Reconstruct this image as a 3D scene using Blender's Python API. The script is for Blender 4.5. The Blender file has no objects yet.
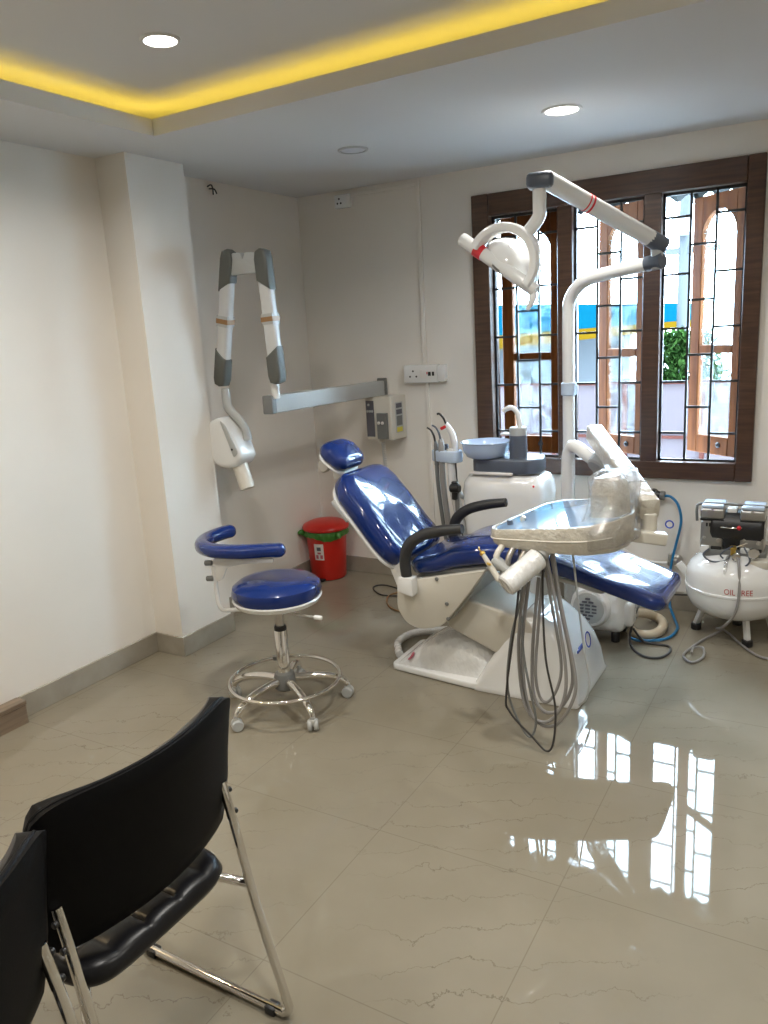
import bpy, bmesh, math, random
from mathutils import Vector, Matrix
random.seed(4)
S = bpy.context.scene
C = S.collection
PI = math.pi
# ------------------------------------------------------------------ camera, sky, exposure
cam_d = bpy.data.cameras.new('camera'); cam = bpy.data.objects.new('camera', cam_d); C.objects.link(cam)
def set_camera():
    yaw, pit, rol = math.radians(30.742), math.radians(12.927), math.radians(-3.329)
    f = Vector((-math.sin(yaw)*math.cos(pit), math.cos(yaw)*math.cos(pit), -math.sin(pit)))
    r = Vector((math.cos(yaw), math.sin(yaw), 0)); u = r.cross(f)
    c, s = math.cos(rol), math.sin(rol)
    r2 = c*r + s*u; u2 = -s*r + c*u
    M = Matrix((r2, u2, -f)).transposed().to_4x4(); M.translation = (0, 0, 1.6)
    cam.matrix_world = M
    cam_d.sensor_fit = 'VERTICAL'; cam_d.sensor_height = 24.0; cam_d.lens = 780/1024*24.0
    cam_d.clip_start = 0.05
set_camera(); S.camera = cam
SKY = 27.0; DOWN = 7.2; COVE = 4.8
w = bpy.data.worlds.new('sky'); S.world = w; w.use_nodes = True
bgn = w.node_tree.nodes['Background']
bgn.inputs[0].default_value = (0.60, 0.80, 1.0, 1); bgn.inputs[1].default_value = SKY
S.view_settings.view_transform = 'Standard'; S.view_settings.look = 'None'
S.view_settings.gamma = 1.0; S.view_settings.use_curve_mapping = False
S.view_settings.exposure = 0.80
S.cycles.max_bounces = 10; S.cycles.diffuse_bounces = 5; S.cycles.glossy_bounces = 5
S.cycles.transparent_max_bounces = 12; S.cycles.sample_clamp_indirect = 6
S.cycles.caustics_reflective = False; S.cycles.caustics_refractive = False

# ------------------------------------------------------------------ materials
def mat(name, col=(.8,.8,.8), rough=.5, metal=0., spec=.5, coat=0., coat_r=.03, emit=None, es=0.):
    m = bpy.data.materials.new(name); m.use_nodes = True
    b = m.node_tree.nodes['Principled BSDF']
    b.inputs['Base Color'].default_value = (*col, 1); b.inputs['Roughness'].default_value = rough
    b.inputs['Metallic'].default_value = metal; b.inputs['Specular IOR Level'].default_value = spec
    b.inputs['Coat Weight'].default_value = coat; b.inputs['Coat Roughness'].default_value = coat_r
    if emit: b.inputs['Emission Color'].default_value = (*emit, 1); b.inputs['Emission Strength'].default_value = es
    return m
def nd(m, t, **k):
    n = m.node_tree.nodes.new(t)
    for a, v in k.items(): setattr(n, a, v)
    return n
def ln(m, a, b): m.node_tree.links.new(a, b)
def bsdf(m): return m.node_tree.nodes['Principled BSDF']
def noise_col(m, c1, c2, scale=5., detail=4., stretch=(1,1,1), lo=.3, hi=.7):
    tc = nd(m, 'ShaderNodeTexCoord'); mp = nd(m, 'ShaderNodeMapping'); mp.inputs['Scale'].default_value = stretch
    n = nd(m, 'ShaderNodeTexNoise'); n.inputs['Scale'].default_value = scale; n.inputs['Detail'].default_value = detail
    r = nd(m, 'ShaderNodeValToRGB'); r.color_ramp.elements[0].position = lo; r.color_ramp.elements[1].position = hi
    r.color_ramp.elements[0].color = (*c1, 1); r.color_ramp.elements[1].color = (*c2, 1)
    ln(m, tc.outputs['Object'], mp.inputs[0]); ln(m, mp.outputs[0], n.inputs['Vector']); ln(m, n.outputs['Fac'], r.inputs[0])
    ln(m, r.outputs[0], bsdf(m).inputs['Base Color']); return n
def bump(m, scale, strength, dist=.01, detail=2., stretch=(1,1,1), coat=False):
    tc = nd(m, 'ShaderNodeTexCoord'); mp = nd(m, 'ShaderNodeMapping'); mp.inputs['Scale'].default_value = stretch
    n = nd(m, 'ShaderNodeTexNoise'); n.inputs['Scale'].default_value = scale; n.inputs['Detail'].default_value = detail
    b = nd(m, 'ShaderNodeBump'); b.inputs['Strength'].default_value = strength; b.inputs['Distance'].default_value = dist
    ln(m, tc.outputs['Object'], mp.inputs[0]); ln(m, mp.outputs[0], n.inputs['Vector'])
    ln(m, n.outputs['Fac'], b.inputs['Height']); ln(m, b.outputs[0], bsdf(m).inputs['Normal'])
    if coat: ln(m, b.outputs[0], bsdf(m).inputs['Coat Normal'])

M = {}
M['wall'] = mat('wall_paint', (.78,.745,.69), .75, spec=.25); noise_col(M['wall'], (.765,.73,.675), (.795,.76,.705), 2.5)
M['ceiling'] = mat('ceiling_paint', (.66,.66,.66), .8, spec=.2)
M['skirt'] = mat('skirting_tile', (.27,.235,.185), .25); noise_col(M['skirt'], (.29,.262,.215), (.35,.32,.265), 9)
M['veneer'] = mat('dark_veneer', (.06,.027,.014), .35); noise_col(M['veneer'], (.040,.017,.009), (.085,.040,.021), 5, 6, (1,1,14))
M['veneer_h'] = mat('dark_veneer_across', (.06,.027,.014), .35); noise_col(M['veneer_h'], (.040,.017,.009), (.085,.040,.021), 5, 6, (1,14,14))
M['casement'] = mat('varnished_wood', (.22,.085,.035), .55, spec=.08); noise_col(M['casement'], (.085,.026,.006), (.150,.050,.012), 4, 5, (8,8,1))
M['iron'] = mat('black_iron', (.012,.012,.014), .45)
M['white'] = mat('white_plastic', (.74,.745,.74), .22, coat=.4)
M['cream'] = mat('cream_plastic', (.61,.58,.51), .3, coat=.3)
M['wrapped'] = mat('film_wrapped_white', (.74,.745,.74), .25, coat=1., coat_r=.06); bump(M['wrapped'], 38, .7, .012, 3, (1,1,.5), True)
M['wrapped_cream'] = mat('film_wrapped_cream', (.58,.545,.47), .3, coat=.9, coat_r=.06); bump(M['wrapped_cream'], 26, .7, .015, 3, (1,1,1), True)
M['armwhite'] = mat('pale_grey_enamel', (.56,.565,.56), .35)
M['covergrey'] = mat('dark_olive_grey', (.095,.10,.09), .5)
M['porcelain'] = mat('gloss_white', (.78,.785,.78), .12, coat=.6)
M['vinyl'] = mat('blue_vinyl', (.0045,.023,.145), .25, spec=.2, coat=.75, coat_r=.02); bsdf(M['vinyl']).inputs['Coat IOR'].default_value = 1.5; bump(M['vinyl'], 3.2, .9, .075, .6, (1,1,1), True)
M['armgrey'] = mat('dark_grey_rubber', (.028,.029,.031), .45)
M['unitgrey'] = mat('blue_grey_plastic', (.085,.10,.13), .35)
M['midgrey'] = mat('mid_grey_plastic', (.16,.165,.16), .45)
M['lightgrey'] = mat('light_grey_plastic', (.42,.43,.42), .4)
M['hose'] = mat('grey_hose', (.27,.26,.25), .4)
M['darkhose'] = mat('dark_cable', (.035,.033,.032), .5)
M['chrome'] = mat('chrome', (.78,.76,.73), .08, metal=1.)
M['steel'] = mat('brushed_steel', (.55,.53,.50), .28, metal=1.)
M['alu'] = mat('cast_aluminium', (.45,.44,.42), .38, metal=1.)
M['leather'] = mat('black_leatherette', (.0025,.0025,.003), .5, spec=.10); bump(M['leather'], 320, .12, .002, 2)
M['leather2'] = mat('quilted_leatherette', (.003,.003,.0045), .32, spec=.35)
M['red'] = mat('red_plastic', (.55,.018,.010), .3)
M['redband'] = mat('red_band', (.6,.02,.03), .35)
M['bag'] = mat('green_bag', (.05,.20,.025), .4)
M['black'] = mat('black_plastic', (.012,.012,.013), .4)
M['blueh'] = mat('blue_air_hose', (.01,.16,.36), .3)
M['tan'] = mat('tan_hose', (.55,.47,.35), .4)
M['brass'] = mat('brass', (.75,.5,.12), .3, metal=1.)
M['copper'] = mat('brown_band', (.28,.15,.06), .4)
M['wood'] = mat('step_wood', (.30,.20,.13), .35); noise_col(M['wood'], (.16,.115,.08), (.24,.18,.125), 6, 5, (9,1,9))
M['lampface'] = mat('lamp_diffuser', (.9,.9,.9), .4, emit=(1,.95,.86), es=9.)
M['dimface'] = mat('lamp_diffuser_off', (.62,.64,.68), .4)
M['led'] = mat('led_tape', (.9,.7,.2), .4, emit=(1.0,.71,.09), es=COVE)
M['paper'] = mat('paper_label', (.75,.72,.70), .5)
M['inkblue'] = mat('blue_ink', (.02,.06,.42), .5); M['inkred'] = mat('red_ink', (.40,.02,.02), .5)
M['inkpink'] = mat('pink_ink', (.5,.12,.16), .5); M['inkgrey'] = mat('grey_ink', (.10,.10,.12), .5); M['inkyellow'] = mat('yellow_ink', (.6,.5,.05), .5)
M['bluebowl'] = mat('bowl_plastic', (.50,.62,.80), .12, coat=.5)
M['holder'] = mat('holder_plastic', (.50,.60,.74), .25)
M['traymat'] = mat('tray_film', (.33,.50,.72), .06, spec=.8, coat=1., coat_r=.02)

def make_floor_mat():
    m = mat('polished_tile', (.36,.31,.235), .03, spec=.42); L = m.node_tree
    tc = nd(m, 'ShaderNodeTexCoord')
    n1 = nd(m, 'ShaderNodeTexNoise'); n1.inputs['Scale'].default_value = 2.2; n1.inputs['Detail'].default_value = 5
    r1 = nd(m, 'ShaderNodeValToRGB'); r1.color_ramp.elements[0].position = .3; r1.color_ramp.elements[1].position = .72
    r1.color_ramp.elements[0].color = (.218,.193,.142,1); r1.color_ramp.elements[1].color = (.263,.236,.181,1)
    ln(m, tc.outputs['Object'], n1.inputs['Vector']); ln(m, n1.outputs['Fac'], r1.inputs[0])
    # thin wandering veins
    mp = nd(m, 'ShaderNodeMapping'); mp.inputs['Rotation'].default_value = (0,0,math.radians(62))
    ln(m, tc.outputs['Object'], mp.inputs[0])
    n2 = nd(m, 'ShaderNodeTexNoise'); n2.inputs['Scale'].default_value = 4.5; n2.inputs['Detail'].default_value = 7; n2.inputs['Roughness'].default_value = .62
    mix = nd(m, 'ShaderNodeVectorMath', operation='MULTIPLY_ADD'); mix.inputs[1].default_value = (.28,.28,0)
    ln(m, mp.outputs[0], n2.inputs['Vector']); ln(m, n2.outputs['Color'], mix.inputs[0]); ln(m, mp.outputs[0], mix.inputs[2])
    wv = nd(m, 'ShaderNodeTexWave', bands_direction='X'); wv.inputs['Scale'].default_value = 2.7; wv.inputs['Distortion'].default_value = 0
    ln(m, mix.outputs[0], wv.inputs['Vector'])
    gt = nd(m, 'ShaderNodeMapRange'); gt.inputs['From Min'].default_value = .9962; gt.inputs['From Max'].default_value = 1.0
    ln(m, wv.outputs['Fac'], gt.inputs['Value'])
    n3 = nd(m, 'ShaderNodeTexNoise'); n3.inputs['Scale'].default_value = 1.7
    g3 = nd(m, 'ShaderNodeMapRange'); g3.inputs['From Min'].default_value = .42; g3.inputs['From Max'].default_value = .62; g3.inputs['To Max'].default_value = .62
    ln(m, tc.outputs['Object'], n3.inputs['Vector']); ln(m, n3.outputs['Fac'], g3.inputs['Value'])
    mul = nd(m, 'ShaderNodeMath', operation='MULTIPLY'); ln(m, gt.outputs[0], mul.inputs[0]); ln(m, g3.outputs[0], mul.inputs[1])
    mx = nd(m, 'ShaderNodeMix', data_type='RGBA'); mx.inputs[7].default_value = (.095,.075,.052,1)
    ln(m, mul.outputs[0], mx.inputs[0]); ln(m, r1.outputs[0], mx.inputs[6])
    br = nd(m, 'ShaderNodeTexBrick'); br.offset = 0; br.inputs['Scale'].default_value = 1.0
    br.inputs['Brick Width'].default_value = .61; br.inputs['Row Height'].default_value = .61; br.inputs['Mortar Size'].default_value = .0016
    br.inputs['Color1'].default_value = (0,0,0,1); br.inputs['Color2'].default_value = (0,0,0,1); br.inputs['Mortar'].default_value = (1,1,1,1)
    mp2 = nd(m, 'ShaderNodeMapping'); mp2.inputs['Location'].default_value = (.62,-.09,0); ln(m, tc.outputs['Object'], mp2.inputs[0]); ln(m, mp2.outputs[0], br.inputs['Vector'])
    mj = nd(m, 'ShaderNodeMath', operation='MULTIPLY'); mj.inputs[1].default_value = .42; ln(m, br.outputs['Color'], mj.inputs[0])
    mx2 = nd(m, 'ShaderNodeMix', data_type='RGBA'); mx2.inputs[7].default_value = (.11,.092,.068,1)
    ln(m, mj.outputs[0], mx2.inputs[0]); ln(m, mx.outputs[2], mx2.inputs[6]); ln(m, mx2.outputs[2], bsdf(m).inputs['Base Color'])
    return m
M['floor'] = make_floor_mat()

def film_mat(name, tint, fac, rough=.1, scale=30, bstr=.6):
    m = bpy.data.materials.new(name); m.use_nodes = True; nt = m.node_tree; nt.nodes.clear()
    out = nt.nodes.new('ShaderNodeOutputMaterial'); tr = nt.nodes.new('ShaderNodeBsdfTransparent'); tr.inputs[0].default_value = (*tint, 1)
    gl = nt.nodes.new('ShaderNodeBsdfGlossy'); gl.inputs['Roughness'].default_value = rough
    df = nt.nodes.new('ShaderNodeBsdfTranslucent'); df.inputs[0].default_value = (.8,.8,.8,1)
    a = nt.nodes.new('ShaderNodeMixShader'); a.inputs[0].default_value = .35
    b = nt.nodes.new('ShaderNodeMixShader'); b.inputs[0].default_value = fac
    n = nt.nodes.new('ShaderNodeTexNoise'); n.inputs['Scale'].default_value = scale; n.inputs['Detail'].default_value = 4
    tc = nt.nodes.new('ShaderNodeTexCoord'); bp = nt.nodes.new('ShaderNodeBump'); bp.inputs['Strength'].default_value = bstr; bp.inputs['Distance'].default_value = .02
    L = nt.links.new
    L(tc.outputs['Object'], n.inputs['Vector']); L(n.outputs['Fac'], bp.inputs['Height']); L(bp.outputs[0], gl.inputs['Normal'])
    L(gl.outputs[0], a.inputs[1]); L(df.outputs[0], a.inputs[2]); L(tr.outputs[0], b.inputs[1]); L(a.outputs[0], b.inputs[2]); L(b.outputs[0], out.inputs[0])
    return m
M['film'] = film_mat('clear_plastic_film', (.97,.97,.97), .34)
def glass_mat():
    m = bpy.data.materials.new('streaked_glass'); m.use_nodes = True; nt = m.node_tree; nt.nodes.clear(); L = nt.links.new
    out = nt.nodes.new('ShaderNodeOutputMaterial'); tr = nt.nodes.new('ShaderNodeBsdfTransparent'); tr.inputs[0].default_value = (.93,.97,.97,1)
    tl = nt.nodes.new('ShaderNodeBsdfTranslucent'); tl.inputs[0].default_value = (.75,.86,.88,1)
    gl = nt.nodes.new('ShaderNodeBsdfGlossy'); gl.inputs['Roughness'].default_value = .03
    tc = nt.nodes.new('ShaderNodeTexCoord'); n = nt.nodes.new('ShaderNodeTexNoise'); n.inputs['Scale'].default_value = 11; n.inputs['Detail'].default_value = 6; n.inputs['Distortion'].default_value = 1.2
    mr = nt.nodes.new('ShaderNodeMapRange'); mr.inputs['From Min'].default_value = .35; mr.inputs['From Max'].default_value = .65; mr.inputs['To Min'].default_value = .0; mr.inputs['To Max'].default_value = .03
    a = nt.nodes.new('ShaderNodeMixShader'); b = nt.nodes.new('ShaderNodeMixShader'); b.inputs[0].default_value = .06
    L(tc.outputs['Object'], n.inputs['Vector']); L(n.outputs['Fac'], mr.inputs['Value']); L(mr.outputs[0], a.inputs[0])
    L(tr.outputs[0], a.inputs[1]); L(tl.outputs[0], a.inputs[2]); L(a.outputs[0], b.inputs[1]); L(gl.outputs[0], b.inputs[2]); L(b.outputs[0], out.inputs[0])
    return m
M['glass'] = glass_mat()

# ------------------------------------------------------------------ mesh helpers (everything is built in world coordinates)
def sharp(bm, ang=38):
    for e in bm.edges:
        if len(e.link_faces) == 2: e.smooth = e.calc_face_angle(0) < math.radians(ang)
        else: e.smooth = True
    for f in bm.faces: f.smooth = True
def thing(name, label, cat, loc, group=None, kind=None):
    o = bpy.data.objects.new(name, None); C.objects.link(o); o.location = loc; o.empty_display_size = .05
    o['label'] = label; o['category'] = cat
    if group: o['group'] = group
    if kind: o['kind'] = kind
    return o
def root_loc(o):
    v = Vector((0,0,0))
    while o: v += Vector(o.location); o = o.parent
    return v
def obj(name, bm, m, parent=None, origin=None, ang=38, label=None):
    bmesh.ops.recalc_face_normals(bm, faces=bm.faces[:]); sharp(bm, ang)
    off = root_loc(parent) if parent else Vector(origin or (0,0,0))
    if off.length: bmesh.ops.translate(bm, verts=bm.verts[:], vec=-off)
    me = bpy.data.meshes.new(name); bm.to_mesh(me); bm.free()
    for x in (m if isinstance(m, (list, tuple)) else [m]): me.materials.append(M[x])
    o = bpy.data.objects.new(name, me); C.objects.link(o)
    if parent: o.parent = parent
    else: o.location = off
    if label: o['label'] = label
    return o
def single(name, label, cat, bm, m, origin, group=None, ang=38):
    o = obj(name, bm, m, None, origin, ang); o['label'] = label; o['category'] = cat
    if group: o['group'] = group
    return o
def struct(name, bm, m, parent=None):
    o = obj(name, bm, m, parent)
    if not parent: o['kind'] = 'structure'
    return o
def nb(): return bmesh.new()
def put(bm, b2):
    me = bpy.data.meshes.new('t'); b2.to_mesh(me); b2.free(); bm.from_mesh(me); bpy.data.meshes.remove(me); return bm
def add_box(bm, lo, hi, bev=0., seg=2, R=None, piv=None, mi=0):
    b = nb(); bmesh.ops.create_cube(b, size=1)
    c = (Vector(lo)+Vector(hi))/2; d = Vector(hi)-Vector(lo)
    for v in b.verts: v.co = Vector((v.co.x*d.x, v.co.y*d.y, v.co.z*d.z))
    if bev: bmesh.ops.bevel(b, geom=b.edges[:], offset=min(bev, min(abs(x) for x in d)*.49), segments=seg, profile=.5, affect='EDGES')
    p = Vector(piv) if piv else c
    for v in b.verts:
        q = v.co + c
        v.co = (R @ (q-p) + p) if R else q
    for f in b.faces: f.material_index = mi
    return put(bm, b)
def box(lo, hi, bev=0., seg=2, R=None, piv=None): return add_box(nb(), lo, hi, bev, seg, R, piv)
def frame_of(d):
    d = d.normalized(); a = Vector((0,0,1)) if abs(d.z) < .9 else Vector((1,0,0))
    u = a.cross(d).normalized(); return u, d.cross(u)
def add_tube(bm, pts, r, n=12, smooth=0, cap=True, mi=0, flat=None):
    P = [Vector(p) for p in pts]; R_ = list(r) if isinstance(r, (list, tuple)) else [r]*len(P)
    if smooth and len(P) > 2:
        Q, RR = [], []
        for i in range(len(P)-1):
            p0, p1, p2, p3 = P[max(i-1,0)], P[i], P[i+1], P[min(i+2,len(P)-1)]
            for k in range(smooth):
                t = k/smooth
                Q.append(.5*((2*p1)+(p2-p0)*t+(2*p0-5*p1+4*p2-p3)*t*t+(3*p1-p0-3*p2+p3)*t**3)); RR.append(R_[i]+(R_[i+1]-R_[i])*t)
        Q.append(P[-1]); RR.append(R_[-1]); P, R_ = Q, RR
    T = []
    for i in range(len(P)):
        a = P[min(i+1,len(P)-1)]-P[max(i-1,0)]; T.append(a.normalized())
    u, v = frame_of(T[0]); rings = []
    for i, p in enumerate(P):
        u = (u - T[i]*u.dot(T[i])); u = u.normalized() if u.length > 1e-6 else frame_of(T[i])[0]
        v = T[i].cross(u)
        rings.append([bm.verts.new(p + (u*math.cos(2*PI*k/n) + v*math.sin(2*PI*k/n))*R_[i]) for k in range(n)])
    fs = []
    for a, b in zip(rings, rings[1:]):
        for k in range(n): fs.append(bm.faces.new((a[k], a[(k+1)%n], b[(k+1)%n], b[k])))
    if cap: fs.append(bm.faces.new(rings[0][::-1])); fs.append(bm.faces.new(rings[-1]))
    for f in fs: f.material_index = mi
    return bm
def tube(pts, r, n=12, smooth=0): return add_tube(nb(), pts, r, n, smooth)
def add_lathe(bm, prof, c, axis=(0,0,1), n=32, mi=0, a0=0., a1=2*PI):
    c = Vector(c); d = Vector(axis).normalized(); u, v = frame_of(d); full = abs(a1-a0-2*PI) < 1e-4
    m = n if full else n+1; rings = []
    for r, z in prof:
        if r < 1e-5: rings.append([bm.verts.new(c+d*z)])
        else: rings.append([bm.verts.new(c + d*z + (u*math.cos(a0+(a1-a0)*k/n)+v*math.sin(a0+(a1-a0)*k/n))*r) for k in range(m)])
    for a, b in zip(rings, rings[1:]):
        for k in range(n):
            k2 = (k+1)%m
            if len(a) == 1 and len(b) == 1: continue
            vs = (a[0], b[k2], b[k]) if len(a) == 1 else (a[k], a[k2], b[0]) if len(b) == 1 else (a[k], a[k2], b[k2], b[k])
            f = bm.faces.new(vs); f.material_index = mi
    return bm
def lathe(prof, c, axis=(0,0,1), n=32): return add_lathe(nb(), prof, c, axis, n)
def add_cyl(bm, a, b, r, n=20, bev=.0, mi=0, r2=None):
    a, b = Vector(a), Vector(b); L = (b-a).length; r2 = r if r2 is None else r2; e = bev
    prof = [(0,0),(max(r-e,1e-4),0),(r,e),(r2,L-e),(max(r2-e,1e-4),L),(0,L)] if e else [(0,0),(r,0),(r2,L),(0,L)]
    return add_lathe(bm, prof, a, b-a, n, mi)
def cyl(a, b, r, n=20, bev=0., r2=None): return add_cyl(nb(), a, b, r, n, bev, 0, r2)
def add_prism(bm, poly, fr, depth, bev=0., seg=2, mi=0):
    """poly in (u,v); fr = (origin, U, V, N); extruded along N by depth"""
    O, U, V, N = [Vector(x) for x in fr]; b = nb()
    vs = [b.verts.new(O+U*p[0]+V*p[1]) for p in poly]; f = b.faces.new(vs)
    ret = bmesh.ops.extrude_face_region(b, geom=[f]); nv = [g for g in ret['geom'] if isinstance(g, bmesh.types.BMVert)]
    bmesh.ops.translate(b, verts=nv, vec=N*depth)
    if bev:
        caps = [g for g in b.faces if len(g.verts) == len(poly) and abs(g.normal.dot(N)) > .99] if len(poly) != 4 else [g for g in b.faces if abs((g.calc_center_median()-O).dot(N)) < 1e-6 or abs((g.calc_center_median()-O).dot(N)-depth) < 1e-6]
        b.normal_update()
        caps = [g for g in b.faces if min(abs((v.co-O).dot(N)) for v in g.verts) > abs(depth)*.9 or max(abs((v.co-O).dot(N)) for v in g.verts) < abs(depth)*.1]
        es = {e for g in caps for e in g.edges}
        bmesh.ops.bevel(b, geom=list(es), offset=bev, segments=seg, profile=.5, affect='EDGES')
    for g in b.faces: g.material_index = mi
    return put(bm, b)
def xz(y, y2, poly, bev=0., seg=2): return add_prism(nb(), poly, ((0,y,0),(1,0,0),(0,0,1),(0,1,0)), y2-y, bev, seg)
def xy(z, z2, poly, bev=0., seg=2): return add_prism(nb(), poly, ((0,0,z),(1,0,0),(0,1,0),(0,0,1)), z2-z, bev, seg)
def rpoly(pts, r, n=5):
    """round the corners of a polygon"""
    out = []; N = len(pts); rr = r if isinstance(r, (list, tuple)) else [r]*N
    for i in range(N):
        p0, p, p1 = Vector(pts[i-1]), Vector(pts[i]), Vector(pts[(i+1)%N])
        d = min(rr[i], (p0-p).length*.48, (p1-p).length*.48)
        a = p+(p0-p).normalized()*d; b = p+(p1-p).normalized()*d
        for k in range(n+1):
            t = k/n; q = a*(1-t)**2 + p*2*t*(1-t) + b*t*t; out.append((q.x, q.y))
    return out
def crom(P, k=8):
    out = []
    for i in range(len(P)-1):
        p0, p1, p2, p3 = [Vector(P[max(0,min(len(P)-1,j))]) for j in (i-1,i,i+1,i+2)]
        for q in range(k):
            t = q/k; out.append(.5*((2*p1)+(p2-p0)*t+(2*p0-5*p1+4*p2-p3)*t*t+(3*p1-p0-3*p2+p3)*t**3))
    out.append(Vector(P[-1])); return out
def add_loft(bm, rings, cap=True, mi=0):
    R_ = [[bm.verts.new(p) for p in r] for r in rings]; n = len(R_[0]); fs = []
    for a, b in zip(R_, R_[1:]):
        for k in range(n): fs.append(bm.faces.new((a[k], a[(k+1)%n], b[(k+1)%n], b[k])))
    if cap: fs.append(bm.faces.new(R_[0][::-1])); fs.append(bm.faces.new(R_[-1]))
    for f in fs: f.material_index = mi
    return bm
def pad(path, hw, ht, yc, side=(0,1,0), e=.05, ew=.10, n=32, ex=4., bulge=0.):
    """upholstered pad: path = centre line points (x,z) or 3d, hw/ht half width / half thickness along it (lists), rounded ends"""
    P = crom([Vector((p[0], yc, p[1])) if len(p) == 2 else Vector(p) for p in path], 10)
    K = len(path)
    def lerp(L, t):
        if not isinstance(L, (list, tuple)): return L
        x = t*(K-1); i = min(int(x), K-2); return L[i]+(L[i+1]-L[i])*(x-i)
    S_ = [0.]
    for a, b in zip(P, P[1:]): S_.append(S_[-1]+(b-a).length)
    L = S_[-1]
    st = sorted({0.0, L} | {L*i/40 for i in range(41)} | {ew*(1-math.cos(PI/2*i/9)) for i in range(10)} | {L-ew*(1-math.cos(PI/2*i/9)) for i in range(10)} | {e*(1-math.cos(PI/2*i/8)) for i in range(9)} | {L-e*(1-math.cos(PI/2*i/8)) for i in range(9)})
    rings = []; W = Vector(side).normalized()
    for s in st:
        i = max(j for j in range(len(S_)) if S_[j] <= s+1e-9); i = min(i, len(P)-2)
        t = (s-S_[i])/max(S_[i+1]-S_[i],1e-9); p = P[i].lerp(P[i+1], t); T = (P[min(i+2,len(P)-1)]-P[max(i-1,0)]).normalized()
        N = T.cross(W).normalized(); g = (i+t)/(len(P)-1)
        d = min(s, L-s); fe = math.sqrt(max(1-(1-min(d/e,1))**2, 0)); fw = math.sqrt(max(1-(1-min(d/ew,1))**2, 0))
        a = lerp(hw, g)-ew*(1-fw)*.9; b = max(lerp(ht, g)*fe, .004)
        ring = []
        for k in range(n):
            q = 2*PI*k/n; cq, sq = math.cos(q), math.sin(q)
            u = math.copysign(abs(cq)**(2/ex), cq); v = math.copysign(abs(sq)**(2/(ex*.8)), sq)
            ring.append(p + W*a*u + N*(b*v*(1+bulge*(1-u*u))))
        rings.append(ring)
    return add_loft(nb(), rings)
def text_bm(txt, size):
    cu = bpy.data.curves.new('t', 'FONT'); cu.body = txt; cu.size = size; cu.align_x = 'CENTER'; cu.resolution_u = 3
    o = bpy.data.objects.new('t', cu); C.objects.link(o); dg = bpy.context.evaluated_depsgraph_get()
    me = bpy.data.meshes.new_from_object(o.evaluated_get(dg)); b = nb(); b.from_mesh(me)
    bpy.data.objects.remove(o); bpy.data.curves.remove(cu); bpy.data.meshes.remove(me); return b

# ------------------------------------------------------------------ room shell
XL, XC, D, ZC, ZU = -3.105, -2.91, 4.36, 2.472, 2.605
XR, YB = 1.9, -2.6
WX0, WX1, WZ0, WZ1 = -1.885, -.375, .745, 2.322
TW = .12
struct('floor', box((XL-.3,YB-.2,-.1),(XR+.2,D+TW,0)), 'floor')
b = box((XL-.15,YB-.1,0),(XL,D+TW,ZU+.1)); struct('wall_left', b, 'wall')
struct('wall_column', box((XL,2.757,0),(XC,3.135,ZC)), 'wall')
b = nb()
add_box(b, (XL,D,0),(WX0+.03,D+TW,ZU+.1)); add_box(b, (WX1-.03,D,0),(XR+.15,D+TW,ZU+.1))
add_box(b, (WX0+.03,D,0),(WX1-.03,D+TW,WZ0+.03)); add_box(b, (WX0+.03,D,WZ1-.03),(WX1-.03,D+TW,ZU+.1))
struct('wall_back', b, 'wall')
struct('wall_right', box((XR,YB-.1,0),(XR+.15,D,ZU+.1)), 'wall')
struct('wall_front', box((XL,YB-.15,0),(XR,YB,ZU+.1)), 'wall')
# false ceiling: a slab around a raised tray, lip, upper ceiling
TX0, TX1, TY0, TY1 = -2.613, 1.3, -1.9, 2.655
b = nb()
for lo, hi in (((XL,YB,ZC),(TX0-.02,D,ZC+.025)), ((TX1+.02,YB,ZC),(XR,D,ZC+.025)), ((TX0-.02,TY1+.02,ZC),(TX1+.02,D,ZC+.025)), ((TX0-.02,YB,ZC),(TX1+.02,TY0-.02,ZC+.025))): add_box(b, lo, hi)
struct('ceiling', b, 'ceiling')
b = nb(); lt = .02; lh = ZC+.066
add_box(b, (TX0-lt,TY0-lt,ZC),(TX0,TY1+lt,lh)); add_box(b, (TX0,TY1,ZC),(TX1,TY1+lt,lh)); add_box(b, (TX1,TY0-lt,ZC),(TX1+lt,TY1+lt,lh)); add_box(b, (TX0,TY0-lt,ZC),(TX1,TY0,lh))
struct('trim_1', b, 'ceiling')
b = box((XL,YB,ZU),(XR,D,ZU+.05)); struct('ceiling_upper', b, 'ceiling')
cw = .20
b = nb()
add_box(b, (TX0-cw-.02,TY0-cw,ZC+.025),(TX0-cw,TY1+cw,ZU)); add_box(b, (TX0-cw,TY1+cw,ZC+.025),(TX1+cw,TY1+cw+.02,ZU))
add_box(b, (TX1+cw,TY0-cw,ZC+.025),(TX1+cw+.02,TY1+cw,ZU)); add_box(b, (TX0-cw,TY0-cw-.02,ZC+.025),(TX1+cw,TY0-cw,ZU))
struct('trim_2', b, 'ceiling')
# skirting tiles
bh, bt = .106, .012
def skirt(name, lo, hi): struct(name, box(lo, hi, .002, 1), 'skirt')
skirt('baseboard_left', (XL,1.92,0), (XL+bt,2.757,bh))
skirt('baseboard_left_near', (XL,YB,0), (XL+bt,.7,bh))
skirt('baseboard_column_side', (XL+bt,2.757-bt,0), (XC+bt,2.757,bh))
skirt('baseboard_column', (XC,2.757,0), (XC+bt,3.135+bt,bh))
skirt('baseboard_left_recess', (XL,3.135+bt,0), (XL+bt,D-bt,bh))
skirt('baseboard_back', (XL,D-bt,0), (XR,D,bh))
skirt('baseboard_right', (XR-bt,YB,0), (XR,D-bt,bh))

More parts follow.
